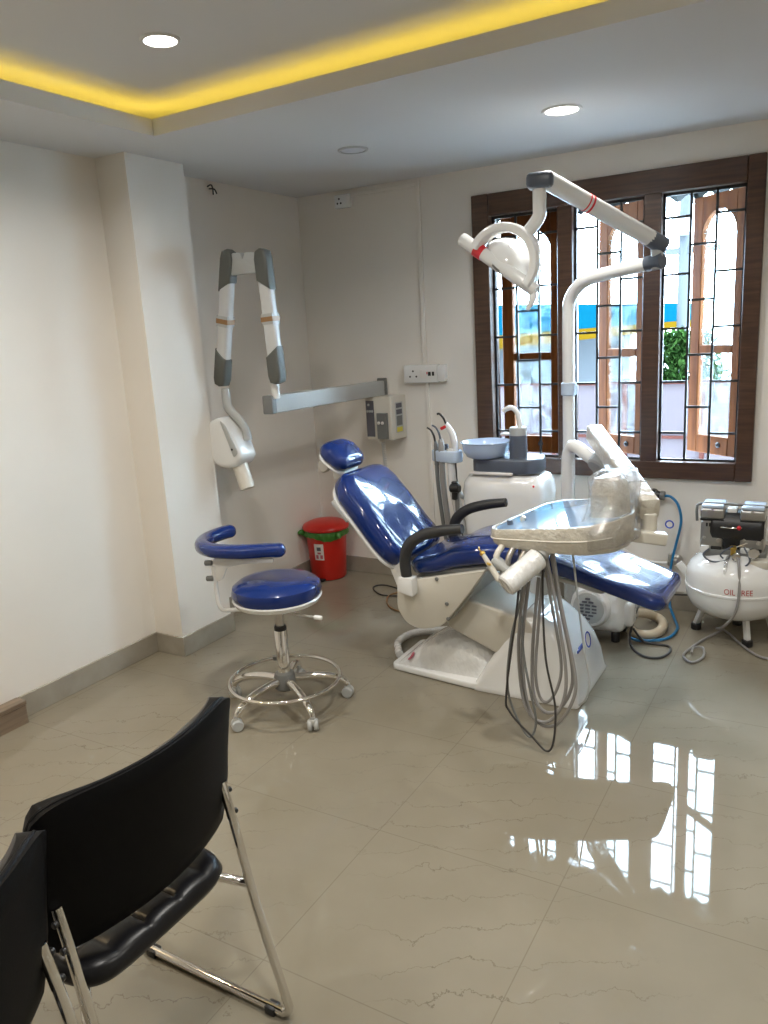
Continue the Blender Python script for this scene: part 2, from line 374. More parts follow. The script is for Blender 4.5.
# ------------------------------------------------------------------ window with three bays
win = bpy.data.objects.new('window_1', None); C.objects.link(win); win.location = ((WX0+WX1)/2, D, WZ0); win['kind'] = 'structure'
win['label'] = 'wide dark wood framed window with three barred bays'
BAYS = [(-1.785,-1.392),(-1.309,-.935),(-.848,-.455)]; BZ0, BZ1 = .838, 2.205
FY0, FY1 = D-.035, D+TW-.02
b = nb()
add_box(b, (WX0,FY0,WZ0),(BAYS[0][0],FY1,WZ1), .004, 1); add_box(b, (BAYS[2][1],FY0,WZ0),(WX1,FY1,WZ1), .004, 1)
for i in (0,1): add_box(b, (BAYS[i][1],FY0+.012,WZ0+.02),(BAYS[i+1][0],FY1,WZ1-.02), .004, 1)
obj('frame', b, 'veneer', win)
b = nb(); add_box(b, (BAYS[0][0],FY0+.004,BZ1),(BAYS[2][1],FY1,WZ1), .004, 1); add_box(b, (BAYS[0][0],FY0+.004,WZ0),(BAYS[2][1],FY1,BZ0), .004, 1)
obj('frame', b, 'veneer_h', win)
HZ = [.988,1.259,1.535,1.807,2.086]; HZ2 = [1.126,1.397,1.674,1.946]
INNER = [(-1.644,-1.513),(-1.184,-1.06),(-.714,-.593)]
for (x0,x1),(a,c) in zip(BAYS, INNER):
    b = nb(); y = D+.03; r = .006
    for x in (a, c, x0+.006, x1-.006): add_box(b, (x-r,y-r,BZ0),(x+r,y+r,BZ1))
    add_box(b, (x0,y-r,BZ1-.014),(x1,y+r,BZ1)); add_box(b, (x0,y-r,BZ0),(x1,y+r,BZ0+.010))
    for z in HZ: add_box(b, (x0,y-r,z-r),(a,y+r,z+r)); add_box(b, (c,y-r,z-r),(x1,y+r,z+r))
    for z in HZ2: add_box(b, (a,y-r,z-r),(c,y+r,z+r))
    obj('security_grille', b, 'iron', win)
def casement(xh, wd, ang):
    """sash hinged at its right edge (xh), swung outwards by ang"""
    y0 = D+.075; th = .035; z0, z1 = BZ0+.012, BZ1-.005
    R = Matrix.Rotation(-math.radians(ang), 3, 'Z'); piv = Vector((xh, y0, 0)); sw = .070
    x0 = xh-wd; b = nb()
    add_box(b, (x0,y0,z0),(x0+sw,y0+th,z1), .004, 1); add_box(b, (xh-sw,y0,z0),(xh,y0+th,z1), .004, 1)
    add_box(b, (x0+sw,y0,z0),(xh-sw,y0+th,z0+.10), .004, 1); zm = 1.415; add_box(b, (x0+sw,y0,zm-.022),(xh-sw,y0+th,zm+.022), .004, 1)
    xa, xb = x0+sw, xh-sw; arch = [(xa,z1),(xa,2.0)]
    for k in range(11):
        t = k/10; arch.append((xa+(xb-xa)*t, 2.03+.095*math.sin(PI*t)**.7))
    arch += [(xb,2.0),(xb,z1)]
    add_prism(b, arch, ((0,y0,0),(1,0,0),(0,0,1),(0,1,0)), th)
    for v in b.verts: v.co = R @ (v.co-piv) + piv
    o = obj('casement', b, 'casement', win)
    g = nb(); add_box(g, (xa-.005,y0+.014,z0+.09),(xb+.005,y0+.019,2.13))
    for v in g.verts: v.co = R @ (v.co-piv) + piv
    obj('glass_pane', g, 'glass', o)
    h = nb(); xm = (xa+xb)/2 + .02; add_lathe(h, [(.006,0),(.006,.008),(.016,.010),(.016,.004),(.006,0)], (xm+.03,y0-.008,z0+.055), (0,1,0), 12)
    for v in h.verts: v.co = R @ (v.co-piv) + piv
    obj('pull_ring', h, 'iron', o)
casement(-1.396, .378, 6); casement(-.939, .362, 33); casement(-.459, .372, 39)
# ------------------------------------------------------------------ outside, beyond the window
M['concrete'] = mat('pale_concrete', (.78,.79,.80), .8)
GZ = -.4
o = struct('ground', box((-16,D+TW,GZ-.1),(16,24,GZ)), 'concrete')
M['tealfascia'] = mat('blue_fascia', (.0006,.0165,.026), .5); M['yellowfascia'] = mat('yellow_fascia', (.034,.019,.0012), .5)
M['shedwall'] = mat('shed_wall', (.035,.038,.04), .6); M['pinkgate'] = mat('pale_gate_sheet', (.056,.047,.051), .5); M['gatebar'] = mat('gate_rust', (.04,.015,.012), .6)
M['leaf'] = mat('leaf_green', (.022,.055,.012), .55); noise_col(M['leaf'], (.007,.022,.005), (.024,.052,.012), 8)
M['farwall'] = mat('far_white_wall', (.08,.082,.085), .7); M['awning'] = mat('awning_sheet', (.05,.055,.055), .5); M['glassdark'] = mat('shed_glass', (.03,.05,.05), .1)
t = thing('roadside_shed', 'long low shed with a blue and yellow fascia across the road, seen through the window', 'shed', (-2.6,9.0,GZ))
Pa, Pb = Vector((-3.05,5.9,0)), Vector((-2.35,15.5,0)); dv = (Pb-Pa).normalized(); nv = Vector((-dv.y, dv.x, 0))
def shed_box(name, s0, s1, d0, d1, z0, z1, m):
    L = (Pb-Pa).length; q = [Pa+dv*(L*s0)+nv*d0, Pa+dv*(L*s1)+nv*d0, Pa+dv*(L*s1)+nv*d1, Pa+dv*(L*s0)+nv*d1]
    obj(name, xy(z0, z1, [(v.x, v.y) for v in q]), m, t)
shed_box('fascia', -.05,1,0,.06,1.51,1.80,'tealfascia'); shed_box('valance', -.05,1,-.01,.05,1.38,1.51,'yellowfascia')
shed_box('wall', -.05,1,1.2,1.3,GZ,1.42,'shedwall'); shed_box('roof', -.05,1,.0,1.4,1.42,1.46,'shedwall')
for s in (.12,.34,.6,.9): shed_box('post', s,s+.012,.04,.14,GZ,1.42,'farwall')
for k_ in ('tealfascia','yellowfascia','shedwall','pinkgate','gatebar','leaf','farwall','awning','concrete'): bsdf(M[k_]).inputs['Specular IOR Level'].default_value = 0.
# hedge plants
def bush(cx, cy, z0, z1, rx, n, label):
    rnd = random.Random(int(cx*100)); b = nb()
    for i in range(n):
        a = rnd.uniform(0,2*PI); rr = rx*math.sqrt(rnd.random()); z = rnd.uniform(z0+.25*(z1-z0),z1); k = 1-.5*((z-z0)/(z1-z0))**3
        p = Vector((cx+math.cos(a)*rr*k, cy+math.sin(a)*rr*k*.7, z)); d = Vector((rnd.uniform(-1,1),rnd.uniform(-1,1),rnd.uniform(-.3,1))).normalized(); u, v = frame_of(d); s = rnd.uniform(.03,.055)
        b.faces.new([b.verts.new(q) for q in (p, p+d*s+u*s*.35, p+d*s*2.1, p+d*s-u*s*.35)])
    t = thing('garden_shrub', label, 'shrub', (cx,cy,GZ)); obj('foliage', b, 'leaf', t)
    s = nb()
    for k in range(4): add_tube(s, [(cx+.03*k-.05,cy,GZ),(cx+.09*k-.13,cy+.03*k,z0+.3*(z1-z0)),(cx+.16*k-.24,cy,z0+.7*(z1-z0))], [.016,.012,.006], 6, 4)
    obj('stem', s, 'gatebar', t)
bush(-1.22, 7.2, .5, 1.44, .42, 5200, 'green leafy shrub behind the pale gate, seen in the right window gap')
# yard gate of pale sheets
t = thing('yard_gate', 'pale pink sheet metal gate with rusty bars outside the window', 'gate', (-1.8,6.0,GZ))
for i in range(6): obj('sheet_panel', box((-3.6+i*.55,6.0,GZ+.05),(-3.06+i*.55,6.02,1.13)), 'pinkgate', t)
for i in range(7): obj('upright', box((-3.62+i*.55,5.975,GZ),(-3.59+i*.55,6.0,1.15)), 'gatebar', t)
for z in (.2,.72,1.12): obj('rail', box((-3.6,5.98,z),(-.3,5.998,z+.022)), 'gatebar', t)
# pale house gable beyond
t = thing('street_transformer', 'dark pole transformer seen high in the right window gap', 'transformer', (-1.55,11.5,GZ))
obj('pole', cyl((-1.95,11.5,GZ),(-1.95,11.5,4.2),.07,12), 'shedwall', t); obj('tank', cyl((-1.95,11.3,2.62),(-1.95,11.3,2.86),.13,20,.03), 'farwall', t)
obj('crossarm', box((-2.5,11.45,2.4),(-1.5,11.53,2.48)), 'shedwall', t); obj('insulator', cyl((-1.8,11.3,3.0),(-1.8,11.3,3.2),.04,10), 'farwall', t)
# corrugated awning edge just outside the head of the window
b = nb(); top, bot = [], []
for i in range(90):
    x = -2.05+i*.02; dz = .018*math.sin(i*.02*2*PI/.11)
    for lst, yy, zz in ((top, D+.14, 2.315+dz), (bot, D+.52, 2.235+dz)): lst.append(b.verts.new((x,yy,zz)))
for i in range(89): b.faces.new((top[i],top[i+1],bot[i+1],bot[i]))
bmesh.ops.solidify(b, geom=b.faces[:], thickness=.003)
single('window_awning', 'corrugated sheet awning above the window outside', 'awning', b, 'awning', (-1.15,D+.3,2.27), ang=60)

# ------------------------------------------------------------------ lights of the room
def downlight(x, y, z, r, label, on=True, power=0., tone=(1.0,.965,.90), name='ceiling_downlight'):
    t = thing(name, label, 'ceiling light', (x,y,z), 'recessed ceiling downlights')
    obj('trim_ring', lathe([(r*.80,-.001),(r*.82,-.007),(r*.96,-.007),(r,-.002),(r,0.0),(r*.80,0.0)], (x,y,z), (0,0,1), 36), 'ceiling' if on else 'lightgrey', t)
    obj('diffuser', lathe([(0,-.004),(r*.78,-.004),(r*.80,-.001),(0,-.001)], (x,y,z), (0,0,1), 36), 'lampface' if on else 'dimface', t)
    if on:
        l = bpy.data.lights.new('downlight', 'AREA'); l.shape = 'DISK'; l.size = r*1.5; l.energy = power; l.color = tone; l.spread = math.radians(150)
        lo = bpy.data.objects.new('downlight_lamp', l); C.objects.link(lo); lo.parent = t; lo.location = (0,0,-.012)
downlight(-2.066, 2.18, ZU, .068, 'small lit downlight in the raised tray ceiling', True, DOWN)
downlight(-1.097, 3.50, ZC, .085, 'lit downlight in the low ceiling border before the window', True, DOWN*.6)
downlight(-2.126, 3.48, ZC, .075, 'unlit round downlight in the low ceiling border near the back corner', False)
HIDE = 'unseen recessed downlight out of the picture, above the waiting side of the room'
for x, y, z, k in ((-2.066,.75,ZU,.55),(-2.066,-.9,ZU,.55),(-.65,2.18,ZU,1.3),(-.65,.75,ZU,1.),(.75,1.5,ZU,1.),(-.65,-.9,ZU,1.),(.3,3.5,ZC,.35)):  # unseen lamps added to fill the room with softer light
    downlight(x, y, z, .068, HIDE, True, DOWN*k)
downlight(-2.86, 1.05, ZC, .068, HIDE, True, DOWN*.62, (1.0,.74,.42))
def led(label, lo, hi):
    single('led_strip', label, 'led strip', box(lo, hi), 'led', [(a+c)/2 for a, c in zip(lo, hi)], 'yellow cove lights')
zl = ZC+.028
led('yellow led strip hidden behind the left ceiling lip', (TX0-.10,TY0,zl), (TX0-.085,TY1+.085,zl+.008))
led('yellow led strip hidden behind the rear ceiling lip', (TX0-.085,TY1+.085,zl), (TX1,TY1+.10,zl+.008))
led('yellow led strip hidden behind the right ceiling lip', (TX1+.085,TY0,zl), (TX1+.10,TY1+.10,zl+.008))

# ------------------------------------------------------------------ dental chair (parallel to the back wall, head towards the left)
YC = 3.185
ch = thing('dental_chair', 'blue upholstered dental chair reclined on a white base', 'dental chair', (-1.3,YC,0))
obj('seat_pad', pad([(-1.655,.555),(-1.52,.58),(-1.40,.628),(-1.18,.652),(-.95,.615),(-.74,.555),(-.54,.494)], [.225,.235,.24,.235,.225,.215,.205], [.04,.045,.052,.045,.036,.034,.034], YC, e=.035, ew=.07, ex=5), 'vinyl', ch)
bo = Vector((-1.715,0,.565)); bu = Vector((-.655,0,.756)); bn = Vector((.756,0,.655))
def bp(s, n): v = bo+bu*s+bn*n; return (v.x, v.z)
back = obj('backrest', pad([bp(-.02,.012),bp(.12,-.004),bp(.28,.0),bp(.40,.002),bp(.505,.004)], [.235,.24,.24,.235,.215], [.055,.055,.055,.052,.048], YC, e=.045, ew=.11, ex=5, bulge=.12), 'vinyl', ch)
obj('back_shell', pad([bp(-.03,-.040),bp(.12,-.050),bp(.28,-.047),bp(.40,-.050),bp(.495,-.044)], [.230,.236,.236,.230,.208], .014, YC, e=.018, ew=.11, ex=5), 'white', back, label='white shell behind the blue backrest')
obj('back_handle', box((-2.01,2.952,.735),(-1.985,3.0,.86), .008, 2, Matrix.Rotation(math.radians(-41), 3, 'Y')), 'lightgrey', back)
hd = obj('headrest', pad([(-2.190,1.072),(-2.125,1.040),(-2.045,.972)], [.105,.122,.112], [.036,.050,.042], YC-.005, e=.04, ew=.06, ex=3.4), 'vinyl', ch)
obj('headrest_shell', pad([(-2.208,1.040),(-2.142,1.000),(-2.068,.936)], [.098,.115,.105], .014, YC-.005, e=.016, ew=.07, ex=3.4), 'white', hd)
b = nb(); add_cyl(b, (-2.165,YC-.075,.985),(-2.165,YC+.10,.985), .024, 18, .004); add_box(b, (-2.16,YC-.03,.90),(-2.10,YC+.06,1.01), .01, 2); add_cyl(b, (-2.165,YC-.105,.985),(-2.165,YC-.075,.985), .034, 18, .006)
obj('headrest_joint', b, 'steel', hd)
cover = rpoly([(-1.704,.50),(-1.712,.36),(-1.67,.295),(-1.60,.272),(-1.49,.30),(-1.409,.396),(-1.344,.479),(-1.299,.543),(-1.262,.592),(-1.45,.548),(-1.60,.512),(-1.655,.515)], .03)
for y0, y1 in ((2.945,2.985),(3.385,3.425)): obj('side_cover', xz(y0, y1, cover, .006, 2), 'cream', ch)
for x, z in ((-1.455,.415),(-1.452,.345),(-1.50,.525)): obj('cover_screw', cyl((x,2.940,z),(x,2.952,z), .009, 12, .002), 'midgrey', ch)
obj('seat_frame', pad([(-1.60,.505),(-1.42,.560),(-1.18,.592),(-.95,.565),(-.78,.520)], [.19,.20,.20,.19,.17], .016, YC, e=.016, ew=.05, ex=5), 'lightgrey', ch)
obj('seat_support', xz(3.00, 3.37, rpoly([(-1.66,.50),(-1.66,.34),(-1.58,.30),(-1.46,.32),(-1.36,.45),(-1.28,.57)], .02), .004, 1), 'lightgrey', ch)
obj('swing_arm', xz(3.03, 3.34, rpoly([(-1.52,.36),(-1.40,.418),(-1.12,.352),(-.98,.20),(-1.05,.10),(-1.25,.17),(-1.50,.27)], .03), .012, 3), 'cream', ch)
# armrests: curved grey bars on white brackets
for y0, tag_ in ((2.925,0),(3.455,1)):
    pth = [(-1.640,y0,.52),(-1.645,y0,.60),(-1.622,y0,.672),(-1.56,y0,.722),(-1.467,y0,.752),(-1.358,y0,.770)]
    if tag_: pth = [(p[0]-.01,p[1],p[2]) for p in pth]
    obj('armrest', tube(pth, [.024,.026,.027,.026,.025,.021], 14, 6), 'armgrey', ch)
    obj('armrest_bracket', xz(y0-.028, y0+.028, rpoly([(-1.675,.53),(-1.68,.46),(-1.60,.44),(-1.60,.53)], .012), .006, 2), 'white', ch)
obj('back_bracket', xz(2.99, 3.02, rpoly([(-1.80,.62),(-1.72,.42),(-1.66,.42),(-1.72,.62)], .015), .005, 2), 'white', ch)
obj('back_bracket', xz(3.35, 3.38, rpoly([(-1.80,.62),(-1.72,.42),(-1.66,.42),(-1.72,.62)], .015), .005, 2), 'white', ch)
# floor plate, rear hump and front column
obj('base_plate', xy(.002, .034, rpoly([(-1.815,3.035),(-1.36,2.985),(-1.30,3.0),(-1.30,3.40),(-1.82,3.37)], .035), .008, 3), 'porcelain', ch)
rings = []
for y, k in ((3.04,.0),(3.045,.34),(3.058,.58),(3.085,.81),(3.13,.95),(3.19,1.0),(3.28,.94),(3.325,.7),(3.34,.0)):
    base = [(-1.79,.030),(-1.735,.085),(-1.67,.14),(-1.60,.185),(-1.53,.215),(-1.47,.222),(-1.40,.21),(-1.33,.17),(-1.27,.11),(-1.24,.030)]
    rings.append([Vector((x,y,.030+(z-.030)*k if 0 < i < 9 else .030)) for i, (x,z) in enumerate(base)])
hump = obj('base_hump', add_loft(nb(), rings), 'wrapped', ch, ang=70)
b = nb(); add_lathe(b, [(0,0),(.024,0),(.024,.0016),(0,.0016)], (-1.715,3.062,.076), (-.62,-.35,.72), 20)
obj('emblem', b, 'inkpink', hump)
def frustum(sections):
    out = []
    for z, x0, x1, y0, y1, r in sections: out.append([Vector((p[0],p[1],z)) for p in rpoly([(x0,y0),(x1,y0),(x1,y1),(x0,y1)], r, 5)])
    return out
col = obj('base_column', add_loft(nb(), frustum([(.002,-1.368,-.880,2.985,3.46,.03),(.014,-1.37,-.878,2.983,3.462,.03),(.030,-1.36,-.885,2.99,3.455,.03),(.12,-1.31,-.893,3.0,3.44,.05),(.20,-1.262,-.915,3.015,3.42,.06),(.27,-1.222,-.955,3.025,3.40,.06),(.325,-1.185,-1.01,3.035,3.38,.06),(.355,-1.165,-1.05,3.05,3.37,.06),(.37,-1.14,-1.085,3.08,3.34,.05)])), 'porcelain', ch)
def pt(x,y,z): return Vector((x,y,z))
b = nb(); add_lathe(b, [(0,0),(.040,0),(.040,.0015),(.034,.0015),(.034,.001),(0,.001)], (-.900,3.20,.235), (1,0,.22), 28)
obj('round_sticker', b, 'paper', col)
b = nb()
add_lathe(b, [(.029,0),(.036,0),(.036,.002),(.029,.002),(.029,0)], (-.899,3.20,.2352), (1,0,.22), 28)
obj('blue_logo', b, 'inkblue', col); b = nb()
add_box(b, (-.904,3.055,.225),(-.899,3.125,.237)); add_box(b, (-.901,3.06,.245),(-.896,3.12,.251))
obj('blue_lettering', b, 'inkblue', col)

# ------------------------------------------------------------------ cuspidor unit behind the chair, with its pole
CUS0 = len(C.objects)
cu = thing('cuspidor_unit', 'white spittoon cabinet with a pale blue bowl behind the dental chair', 'cuspidor', (-1.47,3.87,0))
rings = []
for z, d, r in ((.04,.04,.06),(.06,.03,.07),(.40,.012,.07),(.74,.0,.07),(.795,.006,.07),(.825,.022,.07),(.842,.05,.07),(.848,.085,.05)):
    rings.append([Vector((p[0],p[1],z)) for p in rpoly([(-1.715+d,3.735+d),(-1.262-d,3.735+d),(-1.262-d,4.03-d),(-1.715+d,4.03-d)], r, 6)])
obj('cabinet_body', add_loft(nb(), rings), 'porcelain', cu)
obj('plinth', box((-1.66,3.78,0),(-1.29,4.0,.05), .01), 'midgrey', cu)
obj('top_deck', xy(.846, .925, rpoly([(-1.66,3.76),(-1.50,3.755),(-1.32,3.76),(-1.285,3.85),(-1.31,3.98),(-1.66,3.98)], .06), .012, 3), 'unitgrey', cu)
obj('deck_slip', box((-1.66,3.74,.842),(-1.42,3.80,.856), .004, 2), 'paper', cu)
obj('bowl', lathe([(0,.922),(.085,.922),(.105,.932),(.122,.962),(.130,1.003),(.136,1.008),(.128,1.008),(.114,.965),(.095,.942),(.03,.936),(0,.935)], (-1.595,3.83,0), (0,0,1), 40), 'bluebowl', cu)
tw = obj('tower', lathe([(0,.90),(.049,.90),(.047,.92),(.045,1.045),(0,1.045)], (-1.41,3.82,0), (0,0,1), 32), 'unitgrey', cu)
obj('tower_ring', lathe([(0,1.045),(.045,1.045),(.045,1.082),(.041,1.086),(0,1.086)], (-1.41,3.82,0), (0,0,1), 32), 'lightgrey', tw)
obj('cup_tray', box((-1.50,3.79,1.045),(-1.43,3.85,1.058), .005), 'white', cu)
obj('faucet', tube([(-1.40,3.82,1.08),(-1.402,3.82,1.115),(-1.412,3.82,1.16),(-1.440,3.82,1.185),(-1.475,3.818,1.178),(-1.488,3.816,1.165)], .013, 12, 6), 'white', cu)
b = nb(); add_cyl(b, (-1.765,3.728,.765),(-1.71,3.728,.765), .024, 16, .005); add_cyl(b, (-1.745,3.74,.70),(-1.745,3.74,.80), .018, 14, .004)
obj('valve_knob', b, 'black', cu)
obj('drain_rod', cyl((-1.735,3.745,.30),(-1.735,3.745,.74), .012, 12), 'midgrey', cu)
b = nb(); add_lathe(b, [(0,0),(.006,0),(.006,.002),(0,.002)], (-1.30,3.733,.795), (0,-1,0), 14); obj('red_mark', b, 'redband', cu)

cu.location.x -= .028
# assistant's instrument holder left of the cuspidor
sh = thing('suction_holder', 'pale blue holder with suction hoses left of the cuspidor cabinet', 'instrument holder', (-1.80,3.83,0))
obj('support_arm', tube([(-1.746,3.90,.70),(-1.79,3.93,.67),(-1.84,3.93,.70),(-1.86,3.90,.86),(-1.86,3.87,.90)], .014, 10, 6), 'lightgrey', sh)
b = nb(); add_prism(b, rpoly([(-1.86,3.765),(-1.77,3.755),(-1.745,3.80),(-1.79,3.87),(-1.94,3.87),(-1.945,3.81)], .025), ((0,0,.895),(1,0,0),(0,1,0),(0,0,1)), .062, .006, 2)
obj('holder_block', b, 'holder', sh)
def suction(x, y, zt, bend, m, r, tipm):
    h = obj('suction_hose', tube([(x,y,zt-.12),(x+.003,y,.78),(x+.012,y+.01,.62),(x+.03,y+.03,.42),(x+.07,y+.07,.25),(x+.115,y+.08,.22)], r, 12, 6), m, sh)
    obj('handpiece', tube([(x,y,zt-.13),(x,y,zt-.02),(x-.003,y,zt)], [r*1.15,r*1.1,r*.7], 12), m, h)
    obj('tip', tube([(x-.003,y,zt-.01),(x-.010,y,zt+.03),(x-.028,y,zt+.062),(x-.05,y,zt+.075)], [.006,.006,.005,.005], 8, 5), tipm, h)
suction(-1.905, 3.80, 1.005, 0, 'midgrey', .011, 'black')
suction(-1.868, 3.79, 1.02, 0, 'hose', .016, 'unitgrey')
h = obj('wide_suction_hose', tube([(-1.815,3.79,.97),(-1.812,3.79,.86),(-1.806,3.79,.76),(-1.79,3.80,.66),(-1.785,3.82,.57),(-1.78,3.84,.49),(-1.775,3.86,.44)], [.021,.022,.024,.026,.028,.028,.028], 14, 6), 'wrapped', sh)
obj('curing_handle', tube([(-1.792,3.80,.95),(-1.792,3.80,1.00),(-1.81,3.80,1.06),(-1.84,3.80,1.10)], [.017,.018,.017,.014], 12, 5), 'white', sh)
obj('light_tip', tube([(-1.838,3.80,1.095),(-1.852,3.80,1.13),(-1.875,3.80,1.155),(-1.89,3.80,1.155)], .006, 8, 5), 'black', sh)
obj('orange_shield', box((-1.87,3.785,1.075),(-1.83,3.81,1.092), .004, 2, Matrix.Rotation(math.radians(-25), 3, 'Y')), 'redband', sh)
obj('thin_cable', tube([(-1.79,3.80,.90),(-1.785,3.80,.75),(-1.78,3.80,.55),(-1.74,3.83,.38)], .004, 8, 6), 'darkhose', sh)
obj('plug_post', cyl((-1.853,3.82,.955),(-1.853,3.82,.99), .013, 12, .004), 'unitgrey', sh)

# ------------------------------------------------------------------ operating lamp on its pole
lp = thing('operating_lamp', 'white operating lamp on a tall bent pole before the window', 'dental lamp', (-1.21,3.95,0))
obj('pole', tube([(-1.21,3.95,.80),(-1.21,3.95,1.0),(-1.21,3.95,1.3),(-1.21,3.95,1.62),(-1.197,3.944,1.715),(-1.14,3.917,1.775),(-1.06,3.88,1.802),(-.92,3.818,1.82),(-.79,3.766,1.832)], .031, 20, 6), 'white', lp)
obj('pole_collar', cyl((-1.21,3.95,1.235),(-1.21,3.95,1.30), .039, 20, .004), 'holder', lp)
obj('pole_root', cyl((-1.21,3.95,0),(-1.21,3.95,.81), .030, 16), 'lightgrey', lp)
kn = obj('knuckle', tube([(-.748,3.750,1.805),(-.748,3.750,1.945)], .027, 20), 'lightgrey', lp)
obj('knuckle_cap', tube([(-.795,3.768,1.832),(-.722,3.738,1.840)], .0345, 18), 'unitgrey', kn); obj('knuckle_cap', tube([(-.722,3.765,1.903),(-.778,3.712,1.940)], .0375, 18), 'unitgrey', kn)
A0, A1 = Vector((-.770,3.718,1.936)), Vector((-1.115,3.325,2.178))
sp = obj('spring_arm', tube([A0, A0.lerp(A1,.5), A1], [.036,.037,.038], 20), 'white', lp)
q0, q1 = A0.lerp(A1,.585), A0.lerp(A1,.60); obj('red_ring', tube([q0,q1], .0385, 20), 'redband', sp)
q0, q1 = A0.lerp(A1,.62), A0.lerp(A1,.63); obj('red_ring', tube([q0,q1], .0385, 20), 'redband', sp)
obj('elbow', box((-1.185,3.265,2.140),(-1.075,3.355,2.203), .020, 3, Matrix.Rotation(math.radians(14), 3, 'Z')), 'unitgrey', lp)
obj('drop_tube', tube([(-1.135,3.31,2.15),(-1.135,3.31,2.07),(-1.137,3.31,2.035),(-1.165,3.305,1.995),(-1.195,3.30,1.965)], .028, 16, 5), 'white', lp)
# head: cross bar, half-ring yoke and dish
H0, H1 = Vector((-1.487,3.30,1.982)), Vector((-1.150,3.30,1.735)); hb = (H1-H0).normalized(); hp = Vector((-hb.z,0,hb.x)); hp = hp if hp.z > 0 else -hp
hc = Vector((-1.292,3.30,1.862)); R0 = .144
head = obj('lamp_bar', tube([H0, H0.lerp(H1,.02), H0.lerp(H1,.98), H1], [.025,.029,.029,.025], 20), 'white', lp)
obj('red_band', tube([H0.lerp(H1,.20), H0.lerp(H1,.30)], .0315, 20), 'redband', head)
b = nb(); rings = []
for k in range(33):
    a = -.12+(PI+.24)*k/32; d = hb*math.cos(a)+hp*math.sin(a); p = hc+d*R0; ring = []
    for j in range(12):
        q = 2*PI*j/12; ring.append(p + d*math.copysign(abs(math.cos(q))**.6, math.cos(q))*.021 + Vector((0,1,0))*math.copysign(abs(math.sin(q))**.6, math.sin(q))*.048)
    rings.append(ring)
obj('yoke', add_loft(b, rings), 'porcelain', lp)
axis = (hp*.80 + Vector((.20,-.45,0))).normalized()
dish = obj('reflector_dish', lathe([(0,.062),(.04,.058),(.07,.046),(.095,.026),(.110,.002),(.113,-.006),(.106,-.006),(.09,.014),(.065,.034),(.04,.046),(0,.050)], hc+hp*.022+hb*-.01+Vector((0,.075,0)), axis, 40), 'porcelain', lp)
obj('dish_rim', lathe([(.109,.0),(.116,.0),(.116,-.010),(.109,-.010),(.109,.0)], hc+hp*.022+hb*-.01+Vector((0,.075,0)), axis, 40), 'midgrey', dish)
obj('grip_handle', tube([H1+hb*-.02, H1+Vector((-.012,-.01,-.03)), H1+Vector((-.035,-.015,-.075))], [.016,.016,.008], 12, 4), 'white', head)

# ------------------------------------------------------------------ instrument delivery tray on its jointed arm
tr = thing('delivery_tray', 'cream instrument tray with dangling grey hoses before the dental chair', 'instrument tray', (-.90,2.75,.8))
plan = [(-1.135,2.70),(-1.105,2.645),(-.852,2.615),(-.747,2.624),(-.655,2.702),(-.623,2.830),(-.655,2.99),(-.775,3.14),(-.995,3.165),(-1.055,3.11)]
cpl = Vector((sum(p[0] for p in plan)/len(plan), sum(p[1] for p in plan)/len(plan)))
pr = rpoly(plan, .035, 4)
def tilt(x): return (x+1.104)*.115
rings = []
for z, k, t_ in ((0.787,.90,.0),(0.788,.93,.0),(0.803,.985,.25),(0.826,1.0,.6),(0.849,1.0,1.),(0.856,.99,1.),(0.856,.955,1.),(0.849,.94,1.)):
    rings.append([Vector((cpl.x+(p[0]-cpl.x)*k, cpl.y+(p[1]-cpl.y)*k*(1. if p[1] < cpl.y else .58+.42*t_), z+tilt(p[0])*t_)) for p in pr])
ty = obj('tray_shell', add_loft(nb(), rings), 'wrapped_cream', tr)
b = nb(); k = .93; b.faces.new([b.verts.new((cpl.x+(p[0]-cpl.x)*k, cpl.y+(p[1]-cpl.y)*k,0.853+tilt(p[0]))) for p in pr])
ex = bmesh.ops.extrude_face_region(b, geom=b.faces[:]); bmesh.ops.translate(b, verts=[g for g in ex['geom'] if isinstance(g, bmesh.types.BMVert)], vec=(0,0,.003))
obj('tray_sheet', b, 'traymat', ty, label='glossy pale blue sheet lying in the tray')
obj('front_seam', tube([(cpl.x+(p[0]-cpl.x)*1.003, cpl.y+(p[1]-cpl.y)*1.003,0.821+tilt(p[0])*.55) for p in pr[:22]], .003, 6), 'cream', ty)
RZ = Matrix.Rotation(math.radians(10), 3, 'Z')
rg = []
for z, d in ((0.867,0),(0.959,.004),(1.009,.012),(1.037,.035)):
    rg.append([Vector((p[0],p[1],z+(p[0]+.779)*.12)) for p in rpoly([(-.777+d*.3,2.776+d*.3),(-.673-d,2.748+d),(-.637-d,2.840),(-.673-d,2.931-d),(-.779+d,2.931-d)], .025, 4)])
pd = obj('control_box', add_loft(nb(), rg), 'wrapped_cream', tr)
b = nb(); rnd = random.Random(2); rg = []
